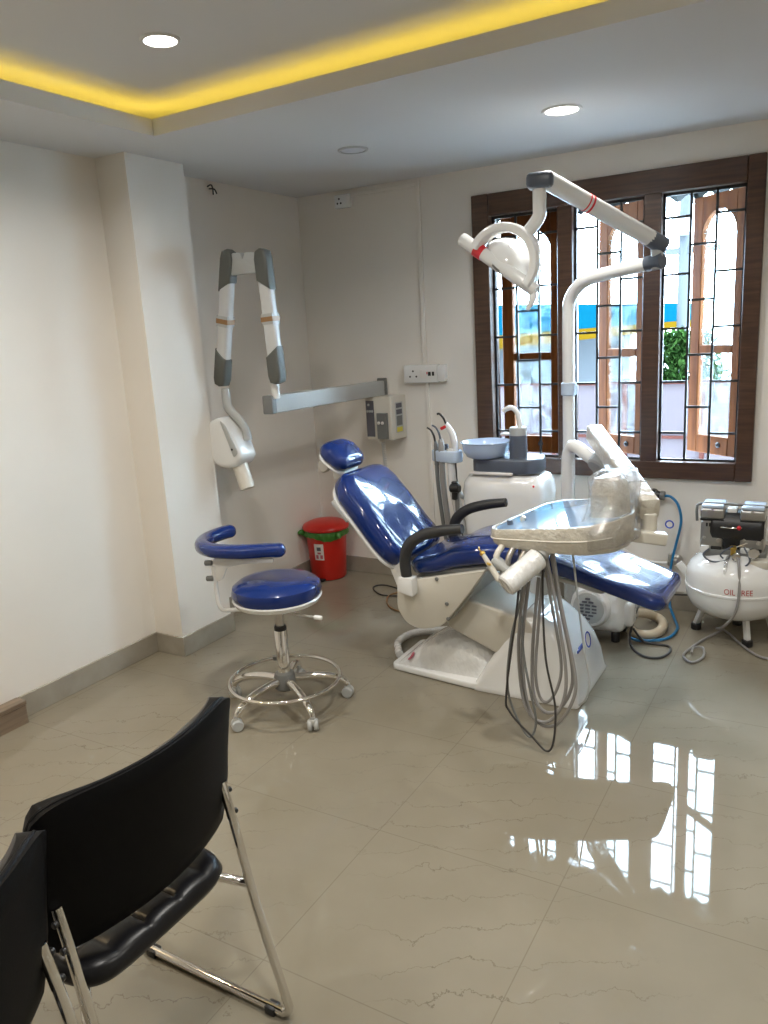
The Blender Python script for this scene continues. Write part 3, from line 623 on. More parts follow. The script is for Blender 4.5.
for z, g in ((0.808,.006),(0.867,.012),(0.940,.020),(0.995,.022),(1.037,.016),(1.055,-.012),(1.059,-.04)):
    ring = []
    base_ = rpoly([(-0.792,2.684),(-0.714,2.622),(-0.641,2.702),(-0.609,2.830),(-0.650,2.950),(-0.788,2.950)], .03, 5) if z < .93 else rpoly([(-0.765,2.757),(-0.673,2.725),(-0.627,2.830),(-0.660,2.940),(-0.765,2.940)], .03, 5)
    if z < .93:
        q = rpoly([(-0.792,2.684),(-0.714,2.622),(-0.641,2.702),(-0.609,2.830),(-0.650,2.950)], .03, 6); base_ = q
    n_ = 36; cc = Vector((sum(p[0] for p in base_)/len(base_), sum(p[1] for p in base_)/len(base_)))
    per = [Vector(p) for p in base_]+[Vector(base_[0])]; ls = [0]
    for a_, b_ in zip(per, per[1:]): ls.append(ls[-1]+(b_-a_).length)
    for m_ in range(n_):
        t_ = ls[-1]*m_/n_; ii = max(x for x in range(len(ls)-1) if ls[x] <= t_+1e-9); f_ = (t_-ls[ii])/max(ls[ii+1]-ls[ii],1e-9); p = per[ii].lerp(per[ii+1], f_)
        d_ = (p-cc).normalized(); p = p+d_*(g*.7+rnd.uniform(-.012,.012)); ring.append(Vector((p.x,p.y,z+(p.x+.779)*.10+rnd.uniform(-.010,.010))))
    rg.append(ring)
add_loft(b, rg, cap=True)
obj('plastic_film', b, 'film', pd, ang=25, label='crumpled clear plastic film over the control box')
hn = obj('front_handle', cyl((-.918,2.630,.770),(-1.005,2.512,.686), .042, 28, .006), 'wrapped', tr)
obj('handle_stem', cyl((-0.889,2.675,0.812),(-0.911,2.643,0.776), .022, 14), 'lightgrey', hn)
sy = obj('syringe', tube([(-1.125,2.592,0.776),(-1.085,2.583,0.725),(-1.053,2.574,0.684)], [.008,.011,.012], 12, 3), 'cream', tr)
b = nb(); add_cyl(b, (-1.129,2.593,0.781),(-1.121,2.591,0.772), .011, 12, .002); add_cyl(b, (-1.099,2.574,0.746),(-1.085,2.574,0.741), .005, 8); add_tube(b, [(-1.127,2.592,0.779),(-1.139,2.592,0.794),(-1.137,2.592,0.800)], .003, 8); obj('syringe_nozzle', b, 'brass', sy)
hk = obj('handpiece_rack', box((-1.099,2.592,0.716),(-1.008,2.647,0.739), .008, 2, Matrix.Rotation(math.radians(35), 3, 'Y')), 'lightgrey', tr)
obj('rack_peg', tube([(-1.067,2.620,0.725),(-1.081,2.620,0.762),(-1.067,2.656,0.798)], .012, 10, 3), 'cream', hk)
obj('rack_peg', tube([(-1.040,2.629,0.716),(-1.040,2.638,0.753),(-1.026,2.666,0.796)], .012, 10, 3), 'steel', hk)
obj('rack_peg', tube([(-1.003,2.638,0.711),(-0.994,2.647,0.748),(-0.980,2.675,0.794)], .012, 10, 3), 'steel', hk)
b = nb(); add_cyl(b, (-1.067,2.730,0.856),(-1.067,2.730,0.878), .012, 12, .003); obj('tray_knob', b, 'unitgrey', tr)
b = nb(); add_cyl(b, (-1.040,2.785,0.861),(-1.030,2.785,0.881), .010, 12, .003); obj('tray_knob', b, 'cream', tr)
HO = [
 ([(-1.003,2.66,0.8),(-1.003,2.63,0.6),(-1.045,2.6,0.23),(-1.032,2.6,0.143),(-0.94,2.6,0.055),(-0.889,2.6,0.012),(-0.861,2.6,0.055),(-0.856,2.61,0.2),(-0.897,2.63,0.375),(-0.913,2.65,0.61),(-0.911,2.66,0.8)], 0.0042, 'darkhose'),
 ([(-0.975,2.68,0.8),(-1.0,2.66,0.6),(-1.034,2.63,0.43),(-1.047,2.62,0.225),(-1.0,2.62,0.09),(-0.958,2.62,0.045),(-0.935,2.62,0.12),(-0.957,2.62,0.242),(-0.986,2.63,0.4),(-1.01,2.68,0.62)], 0.0048, 'midgrey'),
 ([(-0.912,2.67,0.8),(-0.872,2.66,0.616),(-0.828,2.65,0.349),(-0.836,2.645,0.206),(-0.893,2.64,0.115),(-0.962,2.64,0.125),(-1.0,2.645,0.22),(-1.01,2.65,0.43),(-0.985,2.67,0.67)], 0.0065, 'hose'),
 ([(-0.885,2.68,0.8),(-0.85,2.67,0.582),(-0.795,2.66,0.317),(-0.805,2.655,0.205),(-0.865,2.65,0.103),(-0.935,2.65,0.095),(-0.985,2.655,0.185),(-1.0,2.66,0.402),(-0.975,2.68,0.67)], 0.0065, 'hose'),
 ([(-0.9,2.7,0.8),(-0.865,2.69,0.6),(-0.812,2.68,0.34),(-0.82,2.67,0.23),(-0.87,2.665,0.15),(-0.925,2.665,0.145),(-0.963,2.67,0.215),(-0.965,2.68,0.4),(-0.945,2.7,0.67)], 0.0065, 'hose'),
 ([(-0.93,2.7,0.8),(-0.9,2.69,0.62),(-0.855,2.68,0.36),(-0.865,2.67,0.25),(-0.905,2.67,0.18),(-0.938,2.67,0.2),(-0.952,2.67,0.3),(-0.945,2.69,0.48),(-0.93,2.7,0.68)], 0.0058, 'hose'),
]
for pts, r, m in HO: obj('handpiece_hose', tube(pts, r, 10, 8), m, tr)
obj('thin_hose', tube([(-.83,2.74,.80),(-.80,2.73,.55),(-.775,2.72,.38),(-.757,2.72,.28),(-.77,2.72,.20),(-.80,2.73,.16)], .004, 8, 6), 'lightgrey', tr)
E0 = Vector((-.535,2.945,.790)); E1 = Vector((-.685,2.885,.815))
def beam(p, q, wu, wv, bev, up=(0,0,1)):
    p, q = Vector(p), Vector(q); d = (q-p).normalized(); s = d.cross(Vector(up)).normalized(); u = s.cross(d)
    return add_prism(nb(), rpoly([(-wu,-wv),(wu,-wv),(wu,wv),(-wu,wv)], bev, 4), (p, s, u, d), (q-p).length, .004, 2)
bar = obj('under_bar', beam(E0, E1, .026, .023, .008), 'cream', tr)
F0_, F1_ = Vector((-.592,2.935,.902)), Vector((-.992,3.63,1.090))
obj('stub', cyl((-.600,2.955,.805),(-.600,2.955,.885), .030, 18, .003), 'cream', tr)
arm = obj('spring_arm', beam(F0_, F1_, .037, .040, .016), 'wrapped_cream', tr)
obj('arm_gap', beam(F0_+Vector((-.02,.03,-.052)), F0_+Vector((-.055,.09,-.035)), .030, .010, .004), 'black', arm)
obj('cable_tie', beam(F0_.lerp(F1_,.20), F0_.lerp(F1_,.213), .0395, .0425, .016), 'midgrey', arm)
j0 = Vector((-.950,3.65,.945))
obj('arm_joint', cyl(j0+Vector((-.030,-.045,-.018)), j0+Vector((.012,.03,.05)), .048, 24, .008), 'lightgrey', tr)
obj('elbow_tube', tube([(-1.160,3.76,.45),(-1.160,3.76,.75),(-1.157,3.758,.93),(-1.140,3.750,.995),(-1.10,3.725,1.002),(-1.03,3.69,.965),(-.965,3.66,.945)], .032, 20, 6), 'porcelain', tr)

# ------------------------------------------------------------------ operator stool
st = thing('operator_stool', 'round blue operator stool on a chrome five-star base with footring', 'stool', (-2.06,2.52,0)); SEATUP = .014
sc = Vector((-2.06,2.52,0))
obj('seat', lathe([(0,.503),(.12,.503),(.165,.506),(.188,.520),(.196,.545),(.189,.572),(.165,.589),(.12,.597),(.05,.600),(0,.600)], sc, (0,0,1), 56), 'vinyl', st)
obj('seat_edge', lathe([(0,.486),(.150,.486),(.184,.498),(.194,.516),(.188,.522),(.16,.504),(0,.500)], sc, (0,0,1), 48), 'porcelain', st, label='white rim under the blue stool seat')
obj('gas_spring', cyl(sc+Vector((0,0,.33)), sc+Vector((0,0,.48)), .017, 18), 'steel', st)
obj('column_sleeve', lathe([(0,.13),(.028,.13),(.028,.36),(.025,.364),(0,.364)], sc, (0,0,1), 24), 'chrome', st)
obj('sleeve_cap', lathe([(0,.360),(.027,.360),(.027,.380),(0,.382)], sc, (0,0,1), 24), 'black', st)
obj('hub', lathe([(0,.085),(.040,.085),(.050,.095),(.050,.135),(.042,.160),(.030,.168),(0,.168)], sc, (0,0,1), 32), 'midgrey', st)
b = nb(); R_ = .243
ring_o = obj('footring', add_tube(b, [sc+Vector((R_*math.cos(2*PI*k/64),R_*math.sin(2*PI*k/64),.132)) for k in range(65)], .0085, 12), 'chrome', st)
obj('footring_clamp', tube([sc+Vector((R_*math.cos(2.4),R_*math.sin(2.4),.124)), sc+Vector((R_*math.cos(2.4),R_*math.sin(2.4),.140))], .016, 12), 'midgrey', st)
for k in range(5):
    a = math.radians(-102+72*k); d = Vector((math.cos(a), math.sin(a), 0))
    lg = obj('base_leg', tube([sc+d*.03+Vector((0,0,.128)), sc+d*.12+Vector((0,0,.126)), sc+d*.20+Vector((0,0,.112)), sc+d*.255+Vector((0,0,.086)), sc+d*.275+Vector((0,0,.060))], [.020,.018,.017,.016,.014], 14, 4), 'chrome', st)
    cs = sc+d*.277; ax = Vector((math.cos(a+1.1), math.sin(a+1.1), 0)); bb = nb()
    for s in (-1, 1): add_cyl(bb, cs+ax*(s*.004)+Vector((0,0,.025)), cs+ax*(s*.022)+Vector((0,0,.025)), .025, 20, .004)
    add_cyl(bb, cs+Vector((0,0,.035)), cs+Vector((0,0,.065)), .012, 12)
    add_box(bb, cs-ax*.006+Vector((-.012,-.012,.025)), cs+ax*.006+Vector((.012,.012,.052)), .004)
    obj('caster', bb, 'lightgrey', lg)
bp0 = [(-2.020,2.500,.735),(-2.10,2.462,.735),(-2.20,2.405,.735),(-2.31,2.382,.736),(-2.405,2.415,.738),(-2.462,2.50,.742),(-2.462,2.60,.746),(-2.435,2.665,.748)]
bp_ = [(p[0]+.034,p[1]+.012,p[2]-.002) for p in bp0]
ar = obj('torso_rest', pad([Vector(p) for p in bp_], .030, .036, 0, side=(0,0,1), e=.03, ew=.03, n=24, ex=2.6), 'vinyl', st)
b = nb(); add_prism(b, rpoly([(-2.30,.695),(-2.03,.700),(-2.03,.682),(-2.17,.672),(-2.24,.655),(-2.265,.60),(-2.30,.59)], .012), ((0,2.385,0),(1,0.28,0),(0,0,1),(-.28,1,0)), .010, .002)
for v in b.verts: v.co.y += .66
obj('rest_plate', b, 'porcelain', ar)
obj('rest_post', tube([(-2.300,2.405,.66),(-2.303,2.407,.60),(-2.300,2.408,.50),(-2.29,2.412,.468),(-2.27,2.425,.456),(-2.18,2.465,.462),(-2.10,2.50,.474)], .010, 12, 5), 'porcelain', st)
for z in (.675,.605): obj('clamp_screw', cyl((-2.335,2.388,z),(-2.305,2.402,z), .012, 14, .003), 'midgrey', ar)
lv = obj('height_lever', tube([(-2.03,2.50,.476),(-1.94,2.47,.470),(-1.84,2.492,.458)], .005, 10, 4), 'steel', st)
obj('lever_grip', cyl((-1.85,2.489,.459),(-1.815,2.498,.456), .010, 12, .003), 'white', lv)

# ------------------------------------------------------------------ pedal bin in the corner
wb = thing('waste_bin', 'red plastic bin lined with a green bag in the back corner', 'bin', (-2.955,4.19,0))
bc = Vector((-2.955,4.19,0))
obj('bin_body', lathe([(0,.004),(.112,.004),(.118,.012),(.135,.30),(.137,.335),(.131,.335),(.112,.02),(0,.016)], bc, (0,0,1), 40), 'red', wb)
ld = obj('bin_lid', lathe([(.138,.340),(.156,.344),(.158,.356),(.148,.374),(.11,.392),(.05,.402),(0,.404)], bc, (0,0,1), 40), 'red', wb)
b = nb(); n = 64; rg = []
for z, r0, j in ((.338,.139,.0),(.338,.144,.002),(.322,.150,.004),(.302,.147,.006),(.292,.141,.006)):
    rg.append([bc+Vector(((r0+j*math.sin(k*1.9+z*50))*math.cos(2*PI*k/n),(r0+j*math.sin(k*1.9+z*50))*math.sin(2*PI*k/n), z+(.014*math.sin(2*PI*k/n*3+1) if z < .3 else 0))) for k in range(n)])
add_loft(b, rg, cap=False)
kx, ky = math.cos(-.45), math.sin(-.45)
add_tube(b, [bc+Vector((.143*kx,.143*ky,.315)), bc+Vector((.165*kx,.165*ky,.322)), bc+Vector((.178*kx,.178*ky,.30))], [.022,.018,.010], 8, 3)
add_tube(b, [bc+Vector((-.120,-.088,.318)), bc+Vector((-.132,-.112,.326)), bc+Vector((-.14,-.125,.318))], [.02,.018,.008], 8, 3)
obj('bag_rim', b, 'bag', wb)
b = nb(); a0 = math.radians(-78)
def on_bin(u, z, rr): a = a0+u/.128; rad = .118+(.135-.118)*(z-.012)/.288+rr; return bc+Vector((rad*math.cos(a), rad*math.sin(a), z))
def bin_patch(bm, u0, u1, z0, z1, rr, n=6):
    g = [[bm.verts.new(on_bin(u0+(u1-u0)*i/n, z, rr)) for z in (z0, z1)] for i in range(n+1)]
    for i in range(n): bm.faces.new((g[i][0], g[i+1][0], g[i+1][1], g[i][1]))
bin_patch(b, -.040,.026,.150,.262,.0015); lb = obj('sticker', b, 'paper', wb)
b = nb()
for u0, u1, z0, z1 in ((-.030,-.012,.160,.186),(.0,.018,.160,.186),(-.018,.006,.192,.205)): bin_patch(b, u0,u1,z0,z1,.0025)
obj('sticker_print', b, 'inkpink', lb)
b = nb(); bin_patch(b, -.02,.008,.215,.24,.0025); obj('sticker_mark', b, 'inkgrey', lb)
obj('pedal', box((-2.955,4.045,.006),(-2.91,4.10,.02), .004), 'black', wb)


# ------------------------------------------------------------------ x-ray unit on its wall arm
xr = thing('xray_unit', 'grey and white x-ray head on a folding scissor arm in the corner', 'x-ray unit', (-2.547,4.36,1.25))
XB = -2.547
br_ = obj('wall_bar', beam((XB,4.345,1.258),(XB,3.20,1.272), .030, .046, .008), 'lightgrey', xr)
obj('wall_plate', box((XB-.035,4.345,1.205),(XB+.035,4.3595,1.32), .006), 'midgrey', xr)
obj('bar_end', beam((XB,3.215,1.272),(XB,3.175,1.2723), .031, .047, .008), 'midgrey', br_)
obj('bar_end', beam((XB,4.345,1.258),(XB,4.325,1.2583), .031, .047, .008), 'midgrey', br_)
obj('bar_pivot', cyl((XB+.03,3.215,1.30),(XB+.03,3.215,1.40), .022, 18, .003), 'white', xr)
XY = 3.20
def xarm(p, q, name):
    p, q = Vector(p), Vector(q); d = (q-p).normalized(); L = (q-p).length; s = Vector((0,1,0)); u = d.cross(s).normalized()
    def bar(a, bb, w0, w1, m, nm, par):
        rg = []
        for t in (a, bb):
            c = p+d*(L*t); ww = w0 if t == a else w1
            rg.append([c+u*x+s*y for x, y in rpoly([(-ww,-.026),(ww,-.026),(ww,.026),(-ww,.026)], .018, 4)])
        return obj(nm, add_loft(nb(), rg), m, par)
    a = bar(.05,.95,.036,.036,'armwhite',name,xr)
    return a, p, d, u, L
for p, q, name, flip in (((-2.485,XY,1.39),(-2.512,XY,2.01),'inner_arm',1), ((-2.858,XY,1.385),(-2.725,XY,2.025),'outer_arm',-1)):
    a, p, d, u, L = xarm(p, q, name)
    sg = 1 if u.x*flip > 0 else -1
    def P2(x, t): v = p+d*(L*t)+u*(x*sg); return (v.x, v.z)
    # rounded grey end covers with slanted inner edges
    e1 = [P2(-.039,.80),P2(.039,.72),P2(.039,.97),P2(.030,1.025),P2(0,1.045),P2(-.030,1.025),P2(-.039,.97)]
    e2 = [P2(-.039,.20),P2(.039,.28),P2(.039,.04),P2(.030,-.01),P2(0,-.022),P2(-.030,-.01),P2(-.039,.04)]
    obj('end_cover', xz(XY-.033, XY+.033, e1, .014, 3), 'covergrey', a); obj('end_cover', xz(XY-.033, XY+.033, e2, .014, 3), 'covergrey', a)
    bnd = [P2(-.037,.478),P2(.037,.478),P2(.037,.515),P2(-.037,.515)]
    obj('brown_band', xz(XY-.031, XY+.031, bnd), 'copper', a)
    obj('band_seat', xz(XY-.029, XY+.029, [P2(-.035,.455),P2(.035,.455),P2(.035,.54),P2(-.035,.54)]), 'lightgrey', a)
obj('bridge', xz(XY-.02, XY+.02, rpoly([(-2.735,1.925),(-2.735,2.03),(-2.64,2.03),(-2.625,1.995),(-2.61,2.03),(-2.51,2.02),(-2.51,1.925)], .008), .006), 'lightgrey', xr)
obj('yoke', tube([(-2.838,XY,1.36),(-2.838,XY,1.30),(-2.828,XY,1.25),(-2.79,XY+.02,1.20),(-2.755,XY+.03,1.14),(-2.745,XY+.03,1.08)], [.022,.024,.024,.022,.022,.026], 14, 5), 'lightgrey', xr)
hd2 = obj('tube_head', xz(XY-.075, XY+.075, rpoly([(-2.955,1.175),(-2.885,1.205),(-2.835,1.215),(-2.755,1.09),(-2.715,1.005),(-2.75,.952),(-2.81,.935),(-2.885,.94),(-2.945,.99)], .035), .028, 4), 'white', xr)
b = nb(); add_prism(b, rpoly([(-2.835,1.200),(-2.800,1.175),(-2.728,1.03),(-2.76,1.00)], .015), ((0,XY-.079,0),(1,0,0),(0,0,1),(0,1,0)), .006, .002); obj('head_panel', b, 'lightgrey', hd2)
obj('head_screw', cyl((-2.765,XY-.083,1.045),(-2.765,XY-.078,1.045), .006, 10), 'black', hd2)
obj('cone', tube([(-2.80,XY,.985),(-2.775,XY-.01,.93),(-2.735,XY-.02,.825)], [.046,.042,.040], 24), 'cream', xr)

# wall control box with handset
xc = thing('xray_control_box', 'grey x-ray control box with buttons and handset under the wall arm', 'control box', (-2.52,4.36,1.07))
xb = obj('housing', xy(.945, 1.215, rpoly([(-2.592,4.20),(-2.395,4.185),(-2.383,4.36),(-2.61,4.36)], .012), .006), 'cream', xc)
def panel(p0, p1, z0, z1, off, th):
    p0, p1 = Vector((*p0,0)), Vector((*p1,0)); d = (p1-p0).normalized(); nrm = Vector((d.y,-d.x,0)); p0 = p0+nrm*off
    return add_prism(nb(), [(0,z0),((p1-p0+nrm*off).length,z0),((p1-p0+nrm*off).length,z1),(0,z1)], (p0, d, (0,0,1), nrm), th)
FA, FB = Vector((-2.592,4.20)), Vector((-2.395,4.185))
def fa(t): v = FA.lerp(FB, t); return (v.x, v.y)
kp = obj('keypad', panel(fa(.04), fa(.34), .965, 1.190, .0, .003), 'inkgrey', xb)
b = nb()
for t, z in ((.10,1.125),(.19,1.125),(.28,1.125),(.15,1.165)):
    p = fa(t); add_cyl(b, (p[0],p[1]-.002,z),(p[0],p[1]-.007,z), .008, 10)
obj('keypad_button', b, 'lightgrey', kp)
hs = obj('handset', panel(fa(.50), fa(.86), .955, 1.115, .0, .022), 'midgrey', xc)
b = nb()
for t in (.60,.74):
    p = fa(t); add_cyl(b, (p[0]-.004,p[1]-.022,1.055),(p[0]-.006,p[1]-.029,1.055), .010, 10)
obj('handset_button', b, 'paper', hs)
FC = Vector((-2.383,4.36))
def fc(t): v = FB.lerp(FC, t); return (v.x, v.y)
sk = obj('warning_sticker', panel(fc(.25), fc(.72), .985, 1.175, .0, .002), 'lightgrey', xb)
for z0, z1, m in ((1.14,1.168,'inkgrey'),(1.10,1.13,'inkgrey'),(1.03,1.09,'midgrey'),(.99,1.02,'inkyellow')):
    obj('sticker_print', panel(fc(.30), fc(.66), z0, z1, .002, .001), m, sk)
obj('cord_boss', lathe([(0,0),(.022,0),(.018,.03),(0,.032)], (-2.50,4.22,.955), (0,-.2,-1), 16), 'cream', xc)
pts = []
for i in range(200):
    t = i/199; a = t*2*PI*26; z = .93-.30*t; pts.append((-2.475+.012*math.cos(a), 4.20+.03*t+.012*math.sin(a), z))
obj('coiled_cord', tube(pts, .0028, 6), 'lightgrey', xc)

# ------------------------------------------------------------------ wall fittings
def socket_plate(name, label, x0, x1, z0, z1, y, group, red):
    t = thing(name, label, 'socket', ((x0+x1)/2, D, z0), group)
    obj('back_box', box((x0,y+.006,z0),(x1,D,z1), .004), 'porcelain', t); pl = obj('face_plate', box((x0+.003,y,z0+.003),(x1-.003,y+.008,z1-.003), .003), 'porcelain', t)
    return t, pl
t, pl = socket_plate('socket_board', 'white switch and socket board right of the x-ray control box', -2.37,-2.135,1.285,1.395, D-.045, 'wall sockets', True)
b = nb(); y = D-.0455
for dx, dz in ((-2.30,1.358),(-2.322,1.325),(-2.278,1.325)): add_cyl(b, (dx,y+.002,dz),(dx,y-.001,dz), .006, 10)
obj('socket_hole', b, 'black', pl)
b = nb(); add_box(b, (-2.25,y-.004,1.315),(-2.205,y,1.365), .002); obj('switch', b, 'paper', pl)
obj('red_neon', box((-2.213,y-.003,1.337),(-2.200,y,1.352)), 'redband', pl)
b = nb(); add_box(b, (-2.195,y-.004,1.328),(-2.178,y,1.352)); add_box(b, (-2.168,y-.004,1.328),(-2.155,y,1.352)); obj('black_switch', b, 'black', pl)
obj('side_box', box((-2.135,D-.05,1.292),(-2.085,D,1.392), .004), 'porcelain', t)
t, pl = socket_plate('high_socket', 'small white socket under the ceiling near the back corner', -2.80,-2.695,2.365,2.445, D-.04, 'wall sockets', False)
b = nb(); y = D-.0405
for dx, dz in ((-2.762,2.418),(-2.775,2.392),(-2.750,2.392)): add_cyl(b, (dx,y+.002,dz),(dx,y-.001,dz), .006, 10)
obj('socket_hole', b, 'black', pl)
ct = thing('cable_trunking', 'white cable trunking along the ceiling and down the back wall', 'trunking', (-2.23,D,1.4))
obj('trunk_run', box((-2.245,D-.014,1.395),(-2.218,D-.0005,ZC-.001), .002, 1), 'wall', ct); obj('trunk_run', box((-2.694,D-.014,2.425),(-2.245,D-.0005,2.447), .002, 1), 'wall', ct); obj('trunk_run', box((-2.235,D-.0125,.11),(-2.212,D-.0005,1.284), .002, 1), 'wall', ct)
wt = thing('wire_stub', 'two cut wire ends poking out of the recess wall near the ceiling', 'wires', (XL,3.52,2.43))
obj('wire_end', tube([(XL,3.52,2.44),(XL+.03,3.515,2.445),(XL+.045,3.51,2.425),(XL+.05,3.505,2.39)], .004, 8, 4), 'darkhose', wt)
obj('wire_end', tube([(XL,3.53,2.43),(XL+.03,3.54,2.425),(XL+.04,3.545,2.40)], .004, 8, 4), 'black', wt)
# wall valves
v1 = thing('air_valve', 'black air valve on the wall below the window', 'valve', (-.86,D,.65))
b = nb(); add_cyl(b, (-.86,D,.655),(-.86,D-.05,.655), .03, 18, .004); add_cyl(b, (-.90,D-.04,.66),(-.815,D-.04,.655), .022, 16, .004); obj('valve_body', b, 'black', v1)
obj('valve_cap', cyl((-.82,D-.04,.655),(-.795,D-.04,.653), .026, 16, .004), 'midgrey', v1)
v2 = thing('water_valve', 'round grey water valve on the wall behind the compressor', 'valve', (-.74,D,.275))
obj('flange', lathe([(0,0),(.036,0),(.036,.010),(.022,.02),(0,.022)], (-.735,D,.285), (0,-1,0), 24), 'steel', v2)
b = nb(); add_cyl(b, (-.735,D-.02,.285),(-.735,D-.07,.285), .015, 14); add_box(b, (-.765,D-.08,.27),(-.745,D-.06,.34), .004); obj('spindle', b, 'steel', v2)
single('air_hose', 'bright blue air hose hanging from the wall valve to the floor', 'hose', tube([(-.795,D-.04,.653),(-.76,D-.055,.652),(-.722,D-.06,.61),(-.705,D-.06,.52),(-.728,D-.06,.39),(-.745,D-.08,.29),(-.75,D-.10,.17),(-.74,D-.12,.06),(-.70,4.16,.014),(-.665,4.03,.012),(-.69,3.88,.012),(-.80,3.80,.014),(-.855,3.79,.03)], .0072, 12, 6), 'blueh', (-.72,4.2,.01))
rp = nb(); add_tube(rp, [Vector((-.765+.020*math.cos(k*PI/10),D-.055,.50+.020*math.sin(k*PI/10))) for k in range(21)], .004, 8)
single('hose_ring', 'small blue cable ring on the wall beside the air hose', 'ring', rp, 'inkblue', (-.765,D-.05,.50))
single('white_pipe', 'thin white water pipe running along the wall behind the leg rest', 'pipe', tube([(-1.06,D-.05,.36),(-.95,D-.045,.30),(-.85,D-.045,.275),(-.77,D-.05,.28)], .009, 10, 5), 'white', (-.9,D-.04,.28))

# ------------------------------------------------------------------ suction motor
sm = thing('suction_motor', 'white boxy suction motor with a round vented face on the floor under the leg rest', 'motor', (-1.0,3.82,0))
bd = obj('motor_body', box((-1.13,3.745,.045),(-.87,3.98,.30), .05, 4), 'wrapped', sm)
obj('fan_cover', lathe([(0,.0),(.105,.0),(.105,.045),(.095,.06),(0,.06)], (-1.035,3.78,.180), (-.12,-1,.05), 40), 'wrapped', sm)
obj('fan_grille', lathe([(0,.0),(.082,.0),(.080,.006),(0,.008)], (-1.0422,3.7205,.183), (-.12,-1,.05), 40), 'lightgrey', sm)
b = nb()
for r in range(7):
    hw_ = [1,2,3,3,3,2,1][r]
    for c in range(-hw_+1, hw_, 2) if hw_ < 3 else (-2,0,2):
        x = -1.043+c*.0165; z = .183+(r-3)*.0175; add_box(b, (x-.012,3.706,z-.004),(x+.012,3.7145,z+.004))
obj('vent_slot', b, 'inkgrey', sm)
obj('side_block', box((-.905,3.77,.085),(-.835,3.92,.21), .02, 3), 'wrapped', sm)
for x, y in ((-1.08,3.78),(-.92,3.78),(-1.08,3.94),(-.92,3.94)): obj('rubber_foot', cyl((x,y,.0),(x,y,.05), .022, 14, .003), 'black', sm)
obj('top_hump', lathe([(0,0),(.11,0),(.11,.20),(.10,.215),(0,.215)], (-1.0,3.76,.245), (0,1,0), 32), 'wrapped', sm)
single('drain_hose', 'thick cream drain hose looping on the floor from the suction motor', 'hose', tube([(-.86,3.90,.12),(-.82,4.02,.08),(-.80,4.10,.04),(-.765,4.10,.028),(-.735,4.03,.026),(-.735,3.93,.026),(-.775,3.86,.026),(-.83,3.835,.035),(-.865,3.83,.06)], .024, 14, 6), 'tan', (-.78,3.97,.0))
single('power_cord', 'grey power cord looping on the floor in front of the suction motor', 'cord', tube([(-.84,3.80,.10),(-.85,3.785,.03),(-.815,3.70,.007),(-.742,3.63,.006),(-.675,3.645,.006),(-.646,3.734,.006),(-.668,3.800,.006),(-.75,3.80,.007),(-.79,3.79,.02),(-.835,3.79,.08)], .0062, 8, 6), 'darkhose', (-.75,3.7,0))
single('signal_cord', 'dark cord arching from the suction motor to the compressor', 'cord', tube([(-.84,3.85,.13),(-.825,3.90,.17),(-.79,4.0,.18),(-.73,4.10,.17),(-.66,4.15,.16),(-.60,4.14,.17)], .0045, 8, 6), 'darkhose', (-.73,4.0,.15))

# ------------------------------------------------------------------ compressor
ac = thing('air_compressor', 'white oil free air compressor with twin motor heads right of the dental chair', 'compressor', (-.40,4.08,0))
tc = Vector((-.40,4.085,0)); TR = .236
tank = obj('tank', lathe([(0,.108),(.07,.110),(.13,.122),(.185,.148),(.218,.182),(.234,.225),(.236,.262),(.236,.292),(.236,.325),(.228,.365),(.205,.40),(.165,.428),(.11,.446),(.05,.452),(0,.453)], tc, (0,0,1), 56), 'porcelain', ac)
obj('weld_seam', lathe([(TR-.002,.264),(TR+.005,.268),(TR+.005,.278),(TR-.002,.282)], tc, (0,0,1), 56), 'white', tank)
for txt in (('OIL FREE',.040),):
    b = text_bm(*txt); a0 = math.atan2(-tc.y, -tc.x)+.05
    for v in b.verts:
        a = a0+v.co.x/TR*.82; rr = TR+.0015+v.co.z; v.co = Vector((tc.x+rr*math.cos(a), tc.y+rr*math.sin(a), .290+v.co.y))
    obj('lettering', b, 'inkred', tank, label='red OIL FREE lettering')
for x, y in ((-.583,4.10),(-.325,3.955),(-.40,4.24),(-.22,4.10)):
    lg = obj('tank_leg', tube([(tc.x+(x-tc.x)*.78,tc.y+(y-tc.y)*.78,.16),(x,y,.03)], .016, 4), 'white', ac)
    obj('foot_pad', cyl((x,y,0),(x,y,.034), .026, 16, .004), 'black', lg)
obj('lifting_handle', xz(4.07, 4.09, rpoly([(-.690,.345),(-.625,.27),(-.600,.295),(-.662,.372)], .008), .003), 'white', ac)
obj('saddle', box((-.545,3.99,.43),(-.265,4.16,.47), .01), 'midgrey', ac)
mb = obj('motor_barrel', cyl((-.52,4.07,.575),(-.28,4.07,.575), .086, 28, .012), 'black', ac)
obj('motor_block', box((-.462,4.0,.475),(-.383,4.13,.61), .01), 'black', mb)
